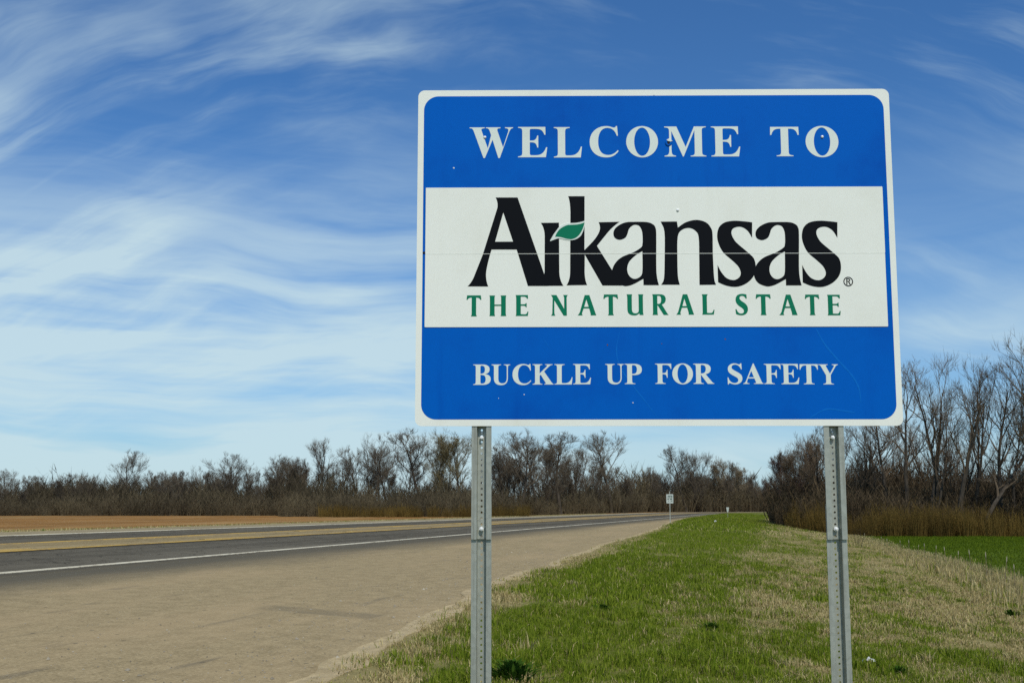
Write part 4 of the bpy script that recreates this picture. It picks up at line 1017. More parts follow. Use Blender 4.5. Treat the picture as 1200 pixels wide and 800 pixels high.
p = spot(785.5, 99)
fs = empty('road_sign', p)
fs.rotation_euler = (0, 0, R(-4))
tag(fs, 'small white rectangular road sign on a thin post far down the verge', 'road sign')
MB().box(-0.035, 0.035, 0.0, 0.012, -0.3, 2.75).box(-0.014, 0.014, 0.012, 0.03, -0.3, 2.75).build('post', M['steel'], fs)
pl_ = MB().prism([rrect(-0.305, 0.305, 1.70, 2.50, 0.04)], -0.006, -0.001).build('panel', M['white_paint_metal'], fs)
rb = random.Random(9)
for zz, hh, cells in ((2.30, 0.085, ((-0.17, 0.20), (0.05, 0.18))), (2.17, 0.075, ((-0.19, 0.10), (-0.06, 0.09), (0.07, 0.16))),
                      (2.02, 0.095, ((-0.20, 0.12), (0.02, 0.18))), (1.88, 0.07, ((-0.15, 0.07), (0.08, 0.15)))):
    for x0, wd in cells:
        MB().prism([rrect(x0, x0 + wd, zz, zz + hh, 0.02, 3)], -0.009, -0.005).build('print_block', M['print_dark'], pl_)
for q in (1.78, 2.42):
    MB().lathe([(0.012, 0), (0.009, 0.006)], 8, (0, -0.006, q)).build('bolt', M['zinc'], pl_)

p = spot(853, 150)
mk = empty('marker_post', p)
tag(mk, 'tiny white tapered delineator on a thin post at the far end of the verge', 'road marker')
MB().box(-0.02, 0.02, 0.0, 0.02, -0.2, 1.30).build('post', M['steel'], mk)
MB().prism([[(-0.19, 1.42), (-0.15, 1.46), (0.15, 1.46), (0.19, 1.42), (0.13, 1.05), (0.07, 0.80), (-0.07, 0.80), (-0.13, 1.05)]], -0.012, -0.002).build('reflector_panel', M['white_paint_metal'], mk)


def crumple(name, at, sx, sy, sz, seed, label, mat):
    """a torn, folded sheet lying in the grass"""
    r = random.Random(seed)
    n = 9
    v, f = [], []
    for i in range(n):
        for j in range(n):
            a, b = i / (n - 1) * 2 - 1, j / (n - 1) * 2 - 1
            w = 1 - 0.35 * b * b
            z = sz * (0.55 * (1 - a * a) + 0.25 * math.sin(5 * a + 3 * b) + 0.3 * r.uniform(-1, 1) * (1 - abs(a)) + 0.25)
            v.append((a * sx * w * (1 + r.uniform(-0.1, 0.1)), b * sy * (1 + r.uniform(-0.15, 0.15)), z))
    for i in range(n - 1):
        for j in range(n - 1):
            k0 = i * n + j
            f += [(k0, k0 + n, k0 + n + 1), (k0, k0 + n + 1, k0 + 1)]
    top = len(v)
    v += [(q[0], q[1], q[2] - 0.003) for q in v[:top]]
    f += [(c + top, b + top, a + top) for a, b, c in f]
    mb = MB()
    mb.v, mb.f = v, f
    o = mb.build(name, mat)
    o.location = at
    o.rotation_euler = (R(6), R(-8), R(r.uniform(-40, 40)))
    tag(o, label, 'litter')
    return o


crumple('litter', ground_seen(1018, 779, 0.035), 0.075, 0.05, 0.045, 3, 'crumpled white plastic scrap lying in the grass right of the right post', M['litter'])
crumple('litter', ground_seen(838.5, 612, 0.05), 0.13, 0.12, 0.17, 8, 'white bag lying in the grass far up the verge near the treeline', M['litter'])


# ---------------------------------------------------------------- blades of grass
rng = np.random.default_rng(7)


def blades(name, x, y, hgt, wid, g, mat, label, cat, two=True, lean=0.55, parent=None, zoff=0.0, clump=None):
    n = len(x)
    z = ground_at(x, y) + zoff
    a = rng.uniform(0, 2 * np.pi, n)
    ld = rng.uniform(0, 2 * np.pi, n)
    ll = np.abs(rng.normal(0, lean, n)) * hgt
    wx, wy = np.cos(a) * wid / 2, np.sin(a) * wid / 2
    lx, ly = np.cos(ld) * ll, np.sin(ld) * ll
    tip = np.stack([x + lx, y + ly, z + hgt * np.clip(1 - 0.35 * (ll / hgt), 0.25, 1)], -1)
    b0 = np.stack([x - wx, y - wy, z - 0.01], -1)
    b1 = np.stack([x + wx, y + wy, z - 0.01], -1)
    if two:
        m0 = np.stack([x - wx * 0.8 + lx * 0.32, y - wy * 0.8 + ly * 0.32, z + hgt * 0.55], -1)
        m1 = np.stack([x + wx * 0.8 + lx * 0.32, y + wy * 0.8 + ly * 0.32, z + hgt * 0.55], -1)
        V = np.stack([b0, b1, m1, m0, tip], 1).reshape(-1, 3)
        k5 = np.arange(n)[:, None] * 5
        faces = [k5 + np.array([[0, 1, 2, 3]]), k5 + np.array([[3, 2, 4]])]
        m = 5
    else:
        V = np.stack([b0, b1, tip], 1).reshape(-1, 3)
        faces = [np.arange(n)[:, None] * 3 + np.array([[0, 1, 2]])]
        m = 3
    o = mesh_np(name, V, faces, mat, parent, attrs={'g': np.repeat(g, m), 'r': np.repeat(rng.uniform(0, 1, n) ** 1.5, m)})
    if label:
        tag(o, label, cat, kind='stuff')
    return o


def scatter(y0, y1, count, slope=0.50, margin=2.5):
    y = np.sqrt(rng.uniform(y0 * y0, y1 * y1, count))
    x = rng.uniform(-1, 1, count) * (slope * y + margin)
    return x, y


def verge_points(y0, y1, dens):
    area = (y1 - y0) * 2 * (0.5 * (y0 + y1) / 2 + 2.5)
    x, y = scatter(y0, y1, int(area * dens))
    s, t = to_road(x, y)
    t = t - bend(s)
    e = edge_t(s)
    d = t - e
    keep = (d > -0.15) & (t < 19.9) & (rng.uniform(0, 1, len(x)) < np.clip(0.22 + d / 0.6, 0, 1))
    return x[keep], y[keep], s[keep], t[keep]


for y0, y1, dens, hm, wd, two, nm in ((1.2, 7.0, 600, 0.095, 0.007, True, 'close'), (7.0, 17.0, 2400, 0.085, 0.0080, True, 'near'),
                                      (17.0, 34.0, 820, 0.095, 0.013, True, 'middle'), (34.0, 70.0, 230, 0.10, 0.024, False, 'far'),
                                      (70.0, 210.0, 26, 0.13, 0.07, False, 'farthest')):
    x, y, s, t = verge_points(y0, y1, dens)
    # gather some of them in tufts
    g0 = greenness(s, t)
    tuft = fbm(s * 2.4, t * 3.4, 81, 3)
    h = hm * rng.uniform(0.45, 1.25, len(x)) * (0.30 + 2.4 * np.clip(tuft - 0.30, 0, 1)) * (0.75 + 0.6 * g0)
    pick = (rng.uniform(0, 1, len(x)) < np.clip((g0 - 0.46) * 1.4 + 0.5, 0.08, 0.94)).astype(float)
    keep = rng.uniform(0, 1, len(x)) < 0.15 + 1.1 * np.clip(tuft * 1.6 - 0.25, 0, 1)
    lean = np.where(pick > 0.5, 0.5, 1.1)
    blades('verge_grass', x[keep], y[keep], np.maximum(h[keep], 0.012), wd, pick[keep], M['grass'],
           {'close': 'short grass under and just before the welcome sign', 'near': 'patchy green and straw grass around the sign posts',
            'middle': 'mown green and straw grass of the verge beyond the posts', 'far': 'thinning grass further along the verge',
            'farthest': 'distant grass at the end of the verge'}[nm], 'grass', two, lean[keep])

# coarser tufts standing out of the sward
nc = 520
yc = np.sqrt(rng.uniform(7.5 ** 2, 30 ** 2, nc))
xc = rng.uniform(-1, 1, nc) * (0.5 * yc + 2)
sc_, tc_ = to_road(xc, yc)
okc = (tc_ > edge_t(sc_) + 0.25) & (tc_ < 18.5)
xc, yc, sc_, tc_ = xc[okc], yc[okc], sc_[okc], tc_[okc]
per = 42
rad = rng.uniform(0.035, 0.11, len(xc))
x = np.repeat(xc, per) + rng.normal(0, 1, len(xc) * per) * np.repeat(rad, per)
y = np.repeat(yc, per) + rng.normal(0, 1, len(xc) * per) * np.repeat(rad, per)
gc = greenness(sc_, tc_)
pk = np.repeat((rng.uniform(0, 1, len(xc)) < np.clip(gc + 0.1, 0.1, 0.85)).astype(float), per)
blades('grass_tufts', x, y, np.repeat(rng.uniform(0.08, 0.19, len(xc)), per) * rng.uniform(0.5, 1.1, len(x)), 0.0075 + 0.00025 * y, pk, M['grass'],
       'coarse taller tufts scattered through the short verge grass', 'grass', True, 0.55)

# loose stones along the edge of the pullout
n = 2600
s = rng.uniform(5, 34, n)
t = edge_t(s) - np.abs(rng.normal(0, 1.6, n)) + 0.15
x, y = to_world(s, t)
sz = rng.uniform(0.005, 0.013, n) * (1 + 1.5 * (rng.uniform(0, 1, n) > 0.95))
dirs = np.array([(1, 0, 0), (-0.5, 0.87, 0), (-0.5, -0.87, 0), (0.1, 0, 0.8)])
a = rng.uniform(0, 6.28, n)
ca, sa = np.cos(a)[:, None], np.sin(a)[:, None]
sq = rng.uniform(0.6, 1.4, (n, 4))
V = np.stack([x[:, None] + (dirs[:, 0] * ca - dirs[:, 1] * sa) * sz[:, None] * sq, y[:, None] + (dirs[:, 0] * sa + dirs[:, 1] * ca) * sz[:, None] * sq,
              (ground_at(x, y) + 0.006)[:, None] + dirs[:, 2] * sz[:, None] * sq], -1).reshape(-1, 3)
k4 = np.arange(n)[:, None] * 4
o = mesh_np('loose_gravel', V, np.concatenate([k4 + np.array([[0, 1, 3]]), k4 + np.array([[1, 2, 3]]), k4 + np.array([[2, 0, 3]])]), M['stone'],
            attrs={'g': np.repeat(rng.uniform(0, 1, n), 4), 'r': np.repeat(rng.uniform(0, 1, n), 4)})
tag(o, 'loose stones scattered along the edge of the tan pullout', 'gravel', kind='stuff')

# far verge across the road
n = 26000
s = rng.uniform(15, 200, n)
t = rng.uniform(-18.8, -15.6, n)
x, y = to_world(s, t)
blades('far_verge_grass', x, y, rng.uniform(0.04, 0.16, n), 0.05, (rng.uniform(0, 1, n) < 0.12).astype(float), M['grass'],
       'strip of dry grass between the road shoulder and the plowed field', 'grass', False)
# tall pale grass along the field edge
n = 42000
s = rng.uniform(10, 95, n) ** 1.0
t = 19.15 + rng.normal(0, 0.55, n) + 0.5 * (fbm(s * 0.4, s * 0, 91, 3) - 0.5)
x, y = to_world(s, t)
tall = fbm(s * 0.8, t * 1.2, 95, 3)
blades('tall_dry_grass', x, y, rng.uniform(0.10, 0.42, n) * (0.35 + 1.2 * tall) * np.interp(s, [35, 65], [1, 0.4]), 0.012 + 0.0003 * y, (rng.uniform(0, 1, n) < 0.1).astype(float), M['grass'],
       'pale uncut grass along the edge of the green field', 'grass', True, 0.4)
# rows of young crop
n = 90000
y = np.sqrt(rng.uniform(24 ** 2, 89 ** 2, n))
x = y * rng.uniform(0.20, 0.62, n)
s, t = to_road(x, y)
t = np.round(t / 0.19) * 0.19 + rng.normal(0, 0.03, n)
ok = t > 19.6
x, y = to_world(s[ok], t[ok])
blades('young_crop', x, y, rng.uniform(0.07, 0.17, ok.sum()), 0.010 + 0.0006 * y, rng.uniform(0, 1, ok.sum()), M['wheat'],
       'bright green young crop covering the flat field', 'crop', False, 0.5)


def weed(px, py, label, mat, size, n, seed, cat='weed', flat=0.6):
    global rng
    keep, rng = rng, np.random.default_rng(seed)
    c = ground_seen(px, py)
    r = np.abs(rng.normal(0, 0.5, n)) * size
    a = rng.uniform(0, 2 * np.pi, n)
    r = r * (0.45 if flat < 0.2 else 1)
    x, yv = r * np.cos(a), r * np.sin(a)
    h = size * rng.uniform(0.5, 1.1, n) * np.clip(1.1 - 0.5 * r / size, 0.3, 1)
    out = np.array([x, yv]) * 0.9 + rng.normal(0, (0.22 if flat > 0.2 else 0.10) * size, (2, n))
    h = h * (1.25 if flat < 0.4 else 1.0)
    wdt = size * 0.075
    z = np.array([float(ground_at(c.x + q, c.y + w)) - c.z for q, w in zip(x, yv)])
    px_, py_ = -out[1], out[0]
    ln = np.hypot(px_, py_) + 1e-6
    px_, py_ = px_ / ln * wdt, py_ / ln * wdt
    V = np.stack([np.stack([x, yv, z - 0.01], -1),
                  np.stack([x + out[0] * 0.5 + px_, yv + out[1] * 0.5 + py_, z + h * 0.75], -1),
                  np.stack([x + out[0] * 0.5 - px_, yv + out[1] * 0.5 - py_, z + h * 0.75], -1),
                  np.stack([x + out[0] * (1 + flat * 0.3), yv + out[1] * (1 + flat * 0.3), z + h * (1 - 0.25 * flat)], -1)], 1).reshape(-1, 3)
    k4 = np.arange(n)[:, None] * 4
    o = mesh_np('weed_clump', V, [k4 + np.array([[0, 1, 2]]), k4 + np.array([[1, 3, 2]])], M[mat],
                attrs={'g': np.repeat(rng.uniform(0, 1, n), 4), 'r': np.repeat(rng.uniform(0, 1, n), 4)})
    o.location = c
    tag(o, label, cat)
    rng = keep
    return o


weed(601, 798, 'leafy dark green weed clump at the foot of the left post', 'weed_dark', 0.21, 230, 1, flat=0.5)
weed(834, 738, 'dark green weed clump in the grass midway between the posts', 'weed_dark', 0.12, 160, 2)
weed(1054, 790, 'dark green weed clump just right of the white plastic scrap', 'weed_dark', 0.11, 120, 3)
weed(1185, 722, 'green weed clump in the straw grass near the right border', 'weed_dark', 0.16, 100, 4)
weed(706, 716, 'dark green weed tuft in the lush grass beyond the left post', 'weed_dark', 0.13, 130, 6)
# pale-headed stalks along the field edge
stalk0 = None
for i, (px, dh) in enumerate(((1014, .55), (1033, .6), (1040, .55), (1056, .62), (1066, .72), (1075, .6), (1085, .72), (1096.7, .74), (1109.5, .78), (1123, .74),
                              (1139.5, .84), (1157, .86), (1177.7, .84), (1190, .7))):
    kx = (px - 600) / FOCAL_PX
    yy = (19.3 - CAM_T) / (kx * UC - US)
    at = spot(px, yy)
    if stalk0 is None:
        stalk0 = empty('seed_stalk', at)
        MB().tube([(0, 0, -0.1), (0.004, 0, 0.55), (0.0, 0.01, 0.92)], [0.010, 0.009, 0.008], 5).build('stem', M['twig_pale'], stalk0)
        MB().lathe([(0.008, 0.86), (0.013, 0.90), (0.014, 0.95), (0.010, 1.01), (0.004, 1.05)], 7, (0, 0.01, 0), 'z').build('seed_head', M['seed_head'], stalk0)
        o = stalk0
    else:
        o = link(stalk0.copy())
        for ch in stalk0.children:
            c = link(ch.copy(), o)
        o.location = at
    o.rotation_euler = (R(rs.uniform(-5, 5)), R(rs.uniform(-6, 6)), rs.uniform(0, 6))
    o.scale = (1, 1, dh)
    tag(o, 'thin stalk with a pale seed head in the row along the green field', 'dry stalk', 'pale headed stalks along the field edge')


# ---------------------------------------------------------------- bare trees
class Grow:
    def __init__(self, seed):
        self.r = random.Random(seed)
        self.trunk = MB()
        self.crown = MB()

    def path(self, p, d, length, n, wander, lift):
        pts = [Vector(p)]
        d = Vector(d).normalized()
        for i in range(n):
            d = d + Vector((self.r.gauss(0, wander), self.r.gauss(0, wander), self.r.gauss(0, wander) + lift))
            d.normalize()
            pts.append(pts[-1] + d * (length / n))
        return pts

    def at(self, pts, f):
        k = f * (len(pts) - 1)
        i = min(int(k), len(pts) - 2)
        return pts[i].lerp(pts[i + 1], k - i), (pts[i + 1] - pts[i]).normalized()

    def side(self, d, ang):
        a = d.orthogonal().normalized()
        b = d.cross(a)
        t = self.r.uniform(0, 2 * math.pi)
        return (d * math.cos(ang) + (a * math.cos(t) + b * math.sin(t)) * math.sin(ang)).normalized()

    def spray(self, pts, length, n, rad):
        """fine twigs: thin three-sided spikes"""
        v, f = self.crown.v, self.crown.f
        for i in range(n):
            q, d = self.at(pts, self.r.uniform(0.15, 1.0))
            e = self.side(d, R(self.r.uniform(14, 46)))
            e = (e + Vector((0, 0, self.up * 0.35))).normalized()
            L = length * self.r.uniform(0.5, 1.25)
            a = e.orthogonal().normalized() * rad
            b = e.cross(a)
            k = len(v)
            mid = q + e * L * 0.5
            tip = q + (e + Vector((0, 0, self.up * 0.15))) * L
            v += [tuple(q + a), tuple(q - a * 0.5 + b * 0.87), tuple(q - a * 0.5 - b * 0.87), tuple(tip)]
            f += [(k, k + 1, k + 3), (k + 1, k + 2, k + 3), (k + 2, k, k + 3)]
            # a side shoot
            if self.r.random() < 0.6:
                e2 = self.side(e, R(self.r.uniform(25, 55)))
                t2 = mid + e2 * L * 0.5
                v += [tuple(mid + a * 0.5), tuple(mid - a * 0.5), tuple(t2)]
                f += [(k + 4, k + 5, k + 6)]

    def limb(self, p, d, L, r, level, dens):
        n = (0, 6, 4, 3)[level]
        pts = self.path(p, d, L, n, (0, 0.10, 0.12, 0.13)[level], self.up * (0, 0.08, 0.10, 0.10)[level])
        rad = [r * (1 - 0.78 * i / n) for i in range(n + 1)]
        self.crown.tube(pts, rad, (0, 5, 4, 3)[level])
        if level == 3:
            self.spray(pts, L * 1.0, max(1, int(self.fine * dens + self.r.random())), self.tw)
            return
        kids = int((0, 8, 6)[level] * self.kid * dens ** 0.5 + self.r.random())
        for i in range(kids):
            f = self.r.uniform(0.22, 0.97)
            q, dd = self.at(pts, f)
            self.limb(q, self.side(dd, R(self.r.uniform(24, 52))), L * self.r.uniform(0.34, 0.58) * (1.15 - 0.4 * f), r * 0.5 * (1.1 - 0.5 * f), level + 1, dens)
        self.spray(pts, L * (0.28 if level == 1 else 0.5), int((6, 5, 4)[level] * dens), self.tw)


def make_tree(seed, H=10.0, clear=0.3, limbs=11, spread=0.32, angle=(30, 60), stems=1, dens=1.0, up=1.0, r0=0.19, wander=0.045, splay=0.16, tw=0.0085, arch=0.0, fine=5.0, kid=1.0):
    g = Grow(seed)
    g.up, g.tw, g.fine, g.kid = up, tw, fine, kid
    for sidx in range(stems):
        h = H * (1.0 if sidx == 0 else g.r.uniform(0.75, 0.97))
        a = g.r.uniform(0, 6.28)
        d = Vector((math.cos(a) * splay * (stems > 1), math.sin(a) * splay * (stems > 1), 1))
        if arch:
            d = Vector((0.35, 0.1, 1))
        pts = g.path((0.12 * sidx * (stems > 1), 0.1 * (sidx % 2), -0.4), d, h * 0.93 + 0.4, 9, wander, 0.03 if not arch else -arch)
        if arch:
            for i, q in enumerate(pts):
                q.x += 0.09 * (i / 9) ** 1.5 * H
        n = len(pts) - 1
        rr = r0 * (1 if sidx == 0 else 0.75)
        rad = [rr * (1.25 if i == 0 else 1) * (1 - 0.90 * i / n) + 0.012 for i in range(n + 1)]
        g.trunk.tube(pts, rad, 7)
        for i in range(limbs):
            f = clear + (0.97 - clear) * ((i + g.r.random()) / limbs) ** 0.9
            q, dd = g.at(pts, f)
            env = math.sin(math.pi * min(1, max(0.0, (f - clear) / (1.02 - clear)) * 0.80 + 0.20)) ** 0.7
            L = H * spread * (0.40 + 0.75 * env) * g.r.uniform(0.75, 1.2)
            e = g.side(dd, R(g.r.uniform(*angle)))
            if e.z < 0.1:
                e.z = 0.15
            g.limb(q, e, L, rr * (1.0 - 0.72 * f) * 0.62, 1, dens)
        g.spray(pts[-3:], H * 0.07, int(14 * dens), tw)
    return g


PROTO = {}
PROTO_TOP = {}


def proto(name, **kw):
    g = make_tree(**kw)
    t = g.trunk
    c = g.crown
    out = []
    for nm, mb in (('trunk', t), ('crown', c)):
        me = bpy.data.meshes.new(nm)
        me.from_pydata(mb.v, [], mb.f)
        out.append(me)
    zs = np.sort(np.array([q[2] for q in c.v]))
    PROTO_TOP[name] = float(zs[int(len(zs) * 0.998)])
    PROTO[name] = out


proto('round', seed=11, clear=0.34, limbs=13, spread=0.36, angle=(35, 68), dens=1.0)
proto('vase', seed=12, clear=0.36, limbs=12, spread=0.34, angle=(20, 48), dens=0.95, stems=1, r0=0.2)
proto('fork', seed=13, clear=0.38, limbs=8, spread=0.29, angle=(25, 55), stems=2, dens=0.9, splay=0.2)
proto('slim', seed=14, clear=0.42, limbs=10, spread=0.20, angle=(25, 55), dens=0.8, r0=0.13)
proto('ragged', seed=15, clear=0.35, limbs=9, spread=0.36, angle=(30, 70), dens=0.8, wander=0.08)
proto('broom', seed=16, clear=0.22, limbs=12, spread=0.30, angle=(12, 34), stems=2, dens=1.15, splay=0.14, tw=0.009, r0=0.10)
proto('tall', seed=17, clear=0.45, limbs=11, spread=0.27, angle=(28, 58), dens=0.95, r0=0.17, wander=0.06)
proto('clump', seed=18, clear=0.40, limbs=7, spread=0.27, angle=(20, 50), stems=3, dens=0.85, splay=0.22)
proto('arch', seed=19, clear=0.30, limbs=11, spread=0.28, angle=(30, 70), dens=0.8, arch=0.09)
proto('fork2', seed=23, clear=0.40, limbs=9, spread=0.30, angle=(25, 60), stems=2, dens=0.9, splay=0.16)
OPEN = dict(dens=0.85, fine=3.2, kid=0.74, tw=0.0095)
proto('open_fork', seed=41, clear=0.40, limbs=8, spread=0.33, angle=(20, 45), stems=2, splay=0.22, r0=0.21, wander=0.06, **OPEN)
proto('open_vase', seed=42, clear=0.42, limbs=8, spread=0.40, angle=(18, 42), r0=0.22, wander=0.07, **OPEN)
proto('open_tall', seed=43, clear=0.42, limbs=10, spread=0.30, angle=(25, 55), r0=0.17, wander=0.07, **OPEN)
proto('open_ragged', seed=44, clear=0.38, limbs=9, spread=0.38, angle=(30, 65), r0=0.18, wander=0.10, **OPEN)
proto('open_clump', seed=45, clear=0.38, limbs=6, spread=0.32, angle=(20, 45), stems=3, splay=0.24, r0=0.17, wander=0.06, **OPEN)
proto('open_slim', seed=46, clear=0.45, limbs=9, spread=0.22, angle=(22, 50), r0=0.13, wander=0.06, **OPEN)
proto('open_arch', seed=47, clear=0.30, limbs=10, spread=0.34, angle=(30, 65), r0=0.18, arch=0.13, **OPEN)
PRE_MAT = {}


def wood_front(px):
    """distance at which the edge of the far wood stands clear of the road"""
    if px < 600:
        return 0.0
    if px > 755:
        return float(np.interp(px, [755, 800, 866, 900, 940], [318, 322, 348, 368, 372]))
    return min(34.0 / (US - UC * (px - 600) / FOCAL_PX), 318.0)


def tree(px, ytop, dist, kind, width, label, twig='twig', barkm='bark', turn=None, group=None, name='bare_tree'):
    if px < 908:
        dist = max(dist, wood_front(px) + 4 + (dist * 7.3) % 9)
    at = spot(px, dist)
    elev = math.atan((400 - ytop) / FOCAL_PX) + PITCH
    top = EYE + dist * math.tan(elev)
    hgt = top - at.z
    root = empty(name, at)
    root.rotation_euler = (0, 0, rs.uniform(0, 6.28) if turn is None else turn)
    s = hgt / PROTO_TOP[kind]
    root.scale = (s * width, s * width, s)
    tag(root, label, 'tree', group)
    for nm, me, mt in zip(('trunk', 'crown'), PROTO[kind], (barkm, twig)):
        key = (kind, nm, mt)
        if key not in PRE_MAT:
            m2 = me.copy()
            m2.materials.append(M[mt])
            PRE_MAT[key] = m2
        link(bpy.data.objects.new(nm, PRE_MAT[key]), root)
    return root


FAR = 'bare trees of the wood across the field'
for a in (
    (8, 549, 190, 'vase', 1.0, 'low bare tree at the far left end of the distant wood'),
    (68, 553, 190, 'fork', 1.1, 'low bare tree just above the thicket, left of the lone tall tree'),
    (151, 527, 176, 'round', 1.0, 'round-crowned bare tree rising alone high above the left thicket'),
    (196, 551, 185, 'vase', 1.2, 'low bare tree just right of the round-crowned lone tree'),
    (230, 545, 188, 'ragged', 0.95, 'ragged low bare tree left of the paired round crowns'),
    (264, 530, 182, 'round', 1.15, 'broad bare tree, second tall crown from the left picture border'),
    (283, 545, 184, 'fork', 0.9, 'small forked tree tucked against the second tall crown'),
    (322, 532, 178, 'vase', 1.0, 'upright bare tree in the middle of the left wood'),
    (343, 535, 176, 'slim', 1.2, 'slim bare tree beside the upright one in the left wood'),
    (374, 513, 172, 'vase', 0.95, 'tall vase-shaped tree standing clear, left of the great ragged tree'),
    (396, 530, 174, 'ragged', 1.0, 'crooked tree leaning right from behind the vase-shaped tree'),
    (420, 522, 172, 'fork', 0.95, 'forked tree touching the left side of the great ragged tree'),
    (437, 506, 168, 'ragged', 1.05, 'great ragged bare tree, tallest crown left of the sign'),
    (456, 519, 170, 'fork2', 0.9, 'bare tree with open twin stems right of the great ragged tree'),
    (476, 525, 165, 'round', 0.8, 'smaller round tree in the dip left of the sign corner'),
):
    tree(*a)
for a in (
    (497, 500, 160, 'tall', 1.44, 'tall bare tree whose top meets the lower left corner of the sign', 'twig'),
    (518, 504, 158, 'broom', 1.19, 'yellowish broom-topped tree just left of the left post', 'twig_olive'),
    (541, 506, 158, 'vase', 1.19, 'olive-tinted tree immediately left of the left post', 'twig_olive'),
    (577, 528, 158, 'slim', 1.50, 'thin pale tree showing just right of the left post', 'twig'),
    (592, 520, 158, 'fork', 1.00, 'slight bare tree between the left post and the big dense crown', 'twig'),
    (611, 503, 150, 'round', 1.25, 'big dense bare crown, nearest large tree right of the left post', 'twig'),
    (631, 509, 148, 'tall', 1.25, 'tall tree with pale sunlit trunks behind the road', 'twig'),
    (657, 506, 152, 'slim', 1.88, 'slender spire-like bare tree in the middle of the central wood', 'twig'),
    (645, 516, 156, 'broom', 1.06, 'brown brushy tree left of the slender spire', 'twig'),
    (673, 519, 152, 'clump', 1.06, 'many-stemmed bare tree right of the slender spire', 'twig'),
    (688, 528, 150, 'ragged', 0.94, 'low ragged tree left of the wide fan-shaped tree', 'twig'),
    (717, 505, 148, 'vase', 1.44, 'wide fan-shaped bare tree standing out at the right end of the central wood', 'twig'),
    (737, 554, 165, 'fork', 1.12, 'small bare tree in the gap right of the fan-shaped tree', 'twig'),
    (766, 546, 300, 'round', 0.8, 'low bare tree above the small white road sign, left side', 'twig'),
    (784, 535, 320, 'ragged', 0.8, 'bare tree directly above the small white road sign', 'twig'),
    (805, 521, 320, 'tall', 1.2, 'tallest tree of the far group right of the small white sign', 'twig'),
    (818, 528, 318, 'fork2', 0.9, 'forked tree close beside the tallest of the far group', 'twig'),
    (838, 536, 310, 'broom', 1.0, 'pale straw-coloured brushy tree, left one of the pale pair', 'twig_pale'),
    (853, 540, 320, 'vase', 0.9, 'bare brown tree between the two pale brushy trees', 'twig'),
    (866, 543, 310, 'broom', 1.05, 'pale straw-coloured brushy tree, right one of the pale pair', 'twig_pale'),
    (880, 553, 320, 'broom', 0.85, 'low brown brushy tree right of the pale pair', 'twig'),
    (899, 560, 330, 'broom', 1.0, 'lowest brushy tree beside the gap before the near right wood', 'twig_red'),
):
    tree(*a)
for a in (
    (920, 528, 128, 'broom', 0.95, 'purplish brushy tree at the left tip of the near right wood', 'twig_red'),
    (934, 540, 124, 'clump', 0.85, 'short dark tree behind the left tip of the right wood', 'twig_warm'),
    (948, 512, 120, 'broom', 0.85, 'reddish brown brushy tree just left of the right post', 'twig_red'),
    (966, 499, 114, 'ragged', 1.0, 'bare tree half hidden behind the right post', 'twig_warm'),
    (928, 522, 122, 'broom', 1.0, 'brown brushy tree second from the left tip of the right wood', 'twig_warm'),
    (957, 508, 118, 'clump', 0.9, 'many-stemmed brown tree close left of the right post', 'twig_warm'),
    (989, 494, 110, 'vase', 0.9, 'dense bare tree close right of the right post under the sign edge', 'twig_warm'),
    (1013, 482, 108, 'open_fork', 0.9, 'forked bare tree below the sign, right of the dense one', 'twig_warm'),
    (1000, 500, 106, 'open_clump', 1.0, 'dark many-stemmed tree just right of the right post', 'twig_warm'),
    (1024, 480, 104, 'open_arch', 1.0, 'tangled bare tree with its top hidden behind the sign', 'twig_warm'),
    (1043, 455, 103, 'open_slim', 1.2, 'bare tree behind the lower right corner of the sign', 'twig_warm'),
    (1064, 422, 100, 'open_tall', 1.0, 'tall bare tree first to rise clear right of the sign', 'twig_warm'),
    (1088, 413, 98, 'open_clump', 0.8, 'many-stemmed tall tree second right of the sign', 'twig_warm'),
    (1101, 420, 99, 'open_slim', 1.1, 'slim tall tree between the many-stemmed and the vase-shaped one', 'twig_warm'),
    (1122, 417, 96, 'open_vase', 0.95, 'vase-shaped tall tree with wide bare limbs, middle of the right wood', 'twig_warm'),
    (1143, 425, 99, 'open_fork', 0.7, 'tall forked tree right behind the vase-shaped one', 'twig_warm'),
    (1146, 472, 93, 'open_arch', 1.15, 'leaning tree with long arching branches in the right wood', 'twig_warm'),
    (1175, 417, 96, 'open_tall', 0.95, 'upright tall tree beyond the arching tree', 'twig_warm'),
    (1188, 446, 99, 'open_ragged', 0.85, 'crooked tree near the right picture border', 'twig_warm'),
    (1203, 401, 94, 'open_fork', 0.9, 'tallest bare tree at the right picture border', 'twig_warm'),
    (1228, 400, 95, 'open_vase', 0.85, 'tall tree beyond the right picture border', 'twig_warm'),
    (1255, 395, 98, 'open_clump', 0.9, 'outermost tall tree of the right wood', 'twig_warm'),
):
    tree(*a, turn=(0.0 if 'arching' in a[5] else None))
# slighter trees of the back rows that nothing tells apart
for i in range(165):
    px = rs.uniform(-20, 755) if i % 2 else rs.uniform(-20, 360)
    b = np.interp(px, [0, 300, 340, 500, 760], [556, 552, 538, 530, 540])
    tree(px, b + rs.uniform(-3, 22), rs.uniform(170, 205) if px < 330 else max(166, wood_front(px)) + rs.uniform(4, 26), rs.choice(['slim', 'clump', 'fork', 'vase', 'tall', 'broom']), rs.uniform(0.8, 1.15),
         'slight bare tree in the back rows of the far wood', 'twig', group='slight trees in the back rows of the far wood')
for i in range(26):
    px = rs.uniform(745, 905)
    tree(px, np.interp(px, [745, 800, 850, 905], [552, 545, 548, 570]) + rs.uniform(0, 14), rs.uniform(325, 360), rs.choice(['slim', 'clump', 'fork', 'broom']), rs.uniform(0.9, 1.2),
         'slight bare tree in the far wood behind the small white sign', 'twig', group='slight trees behind the small white sign')
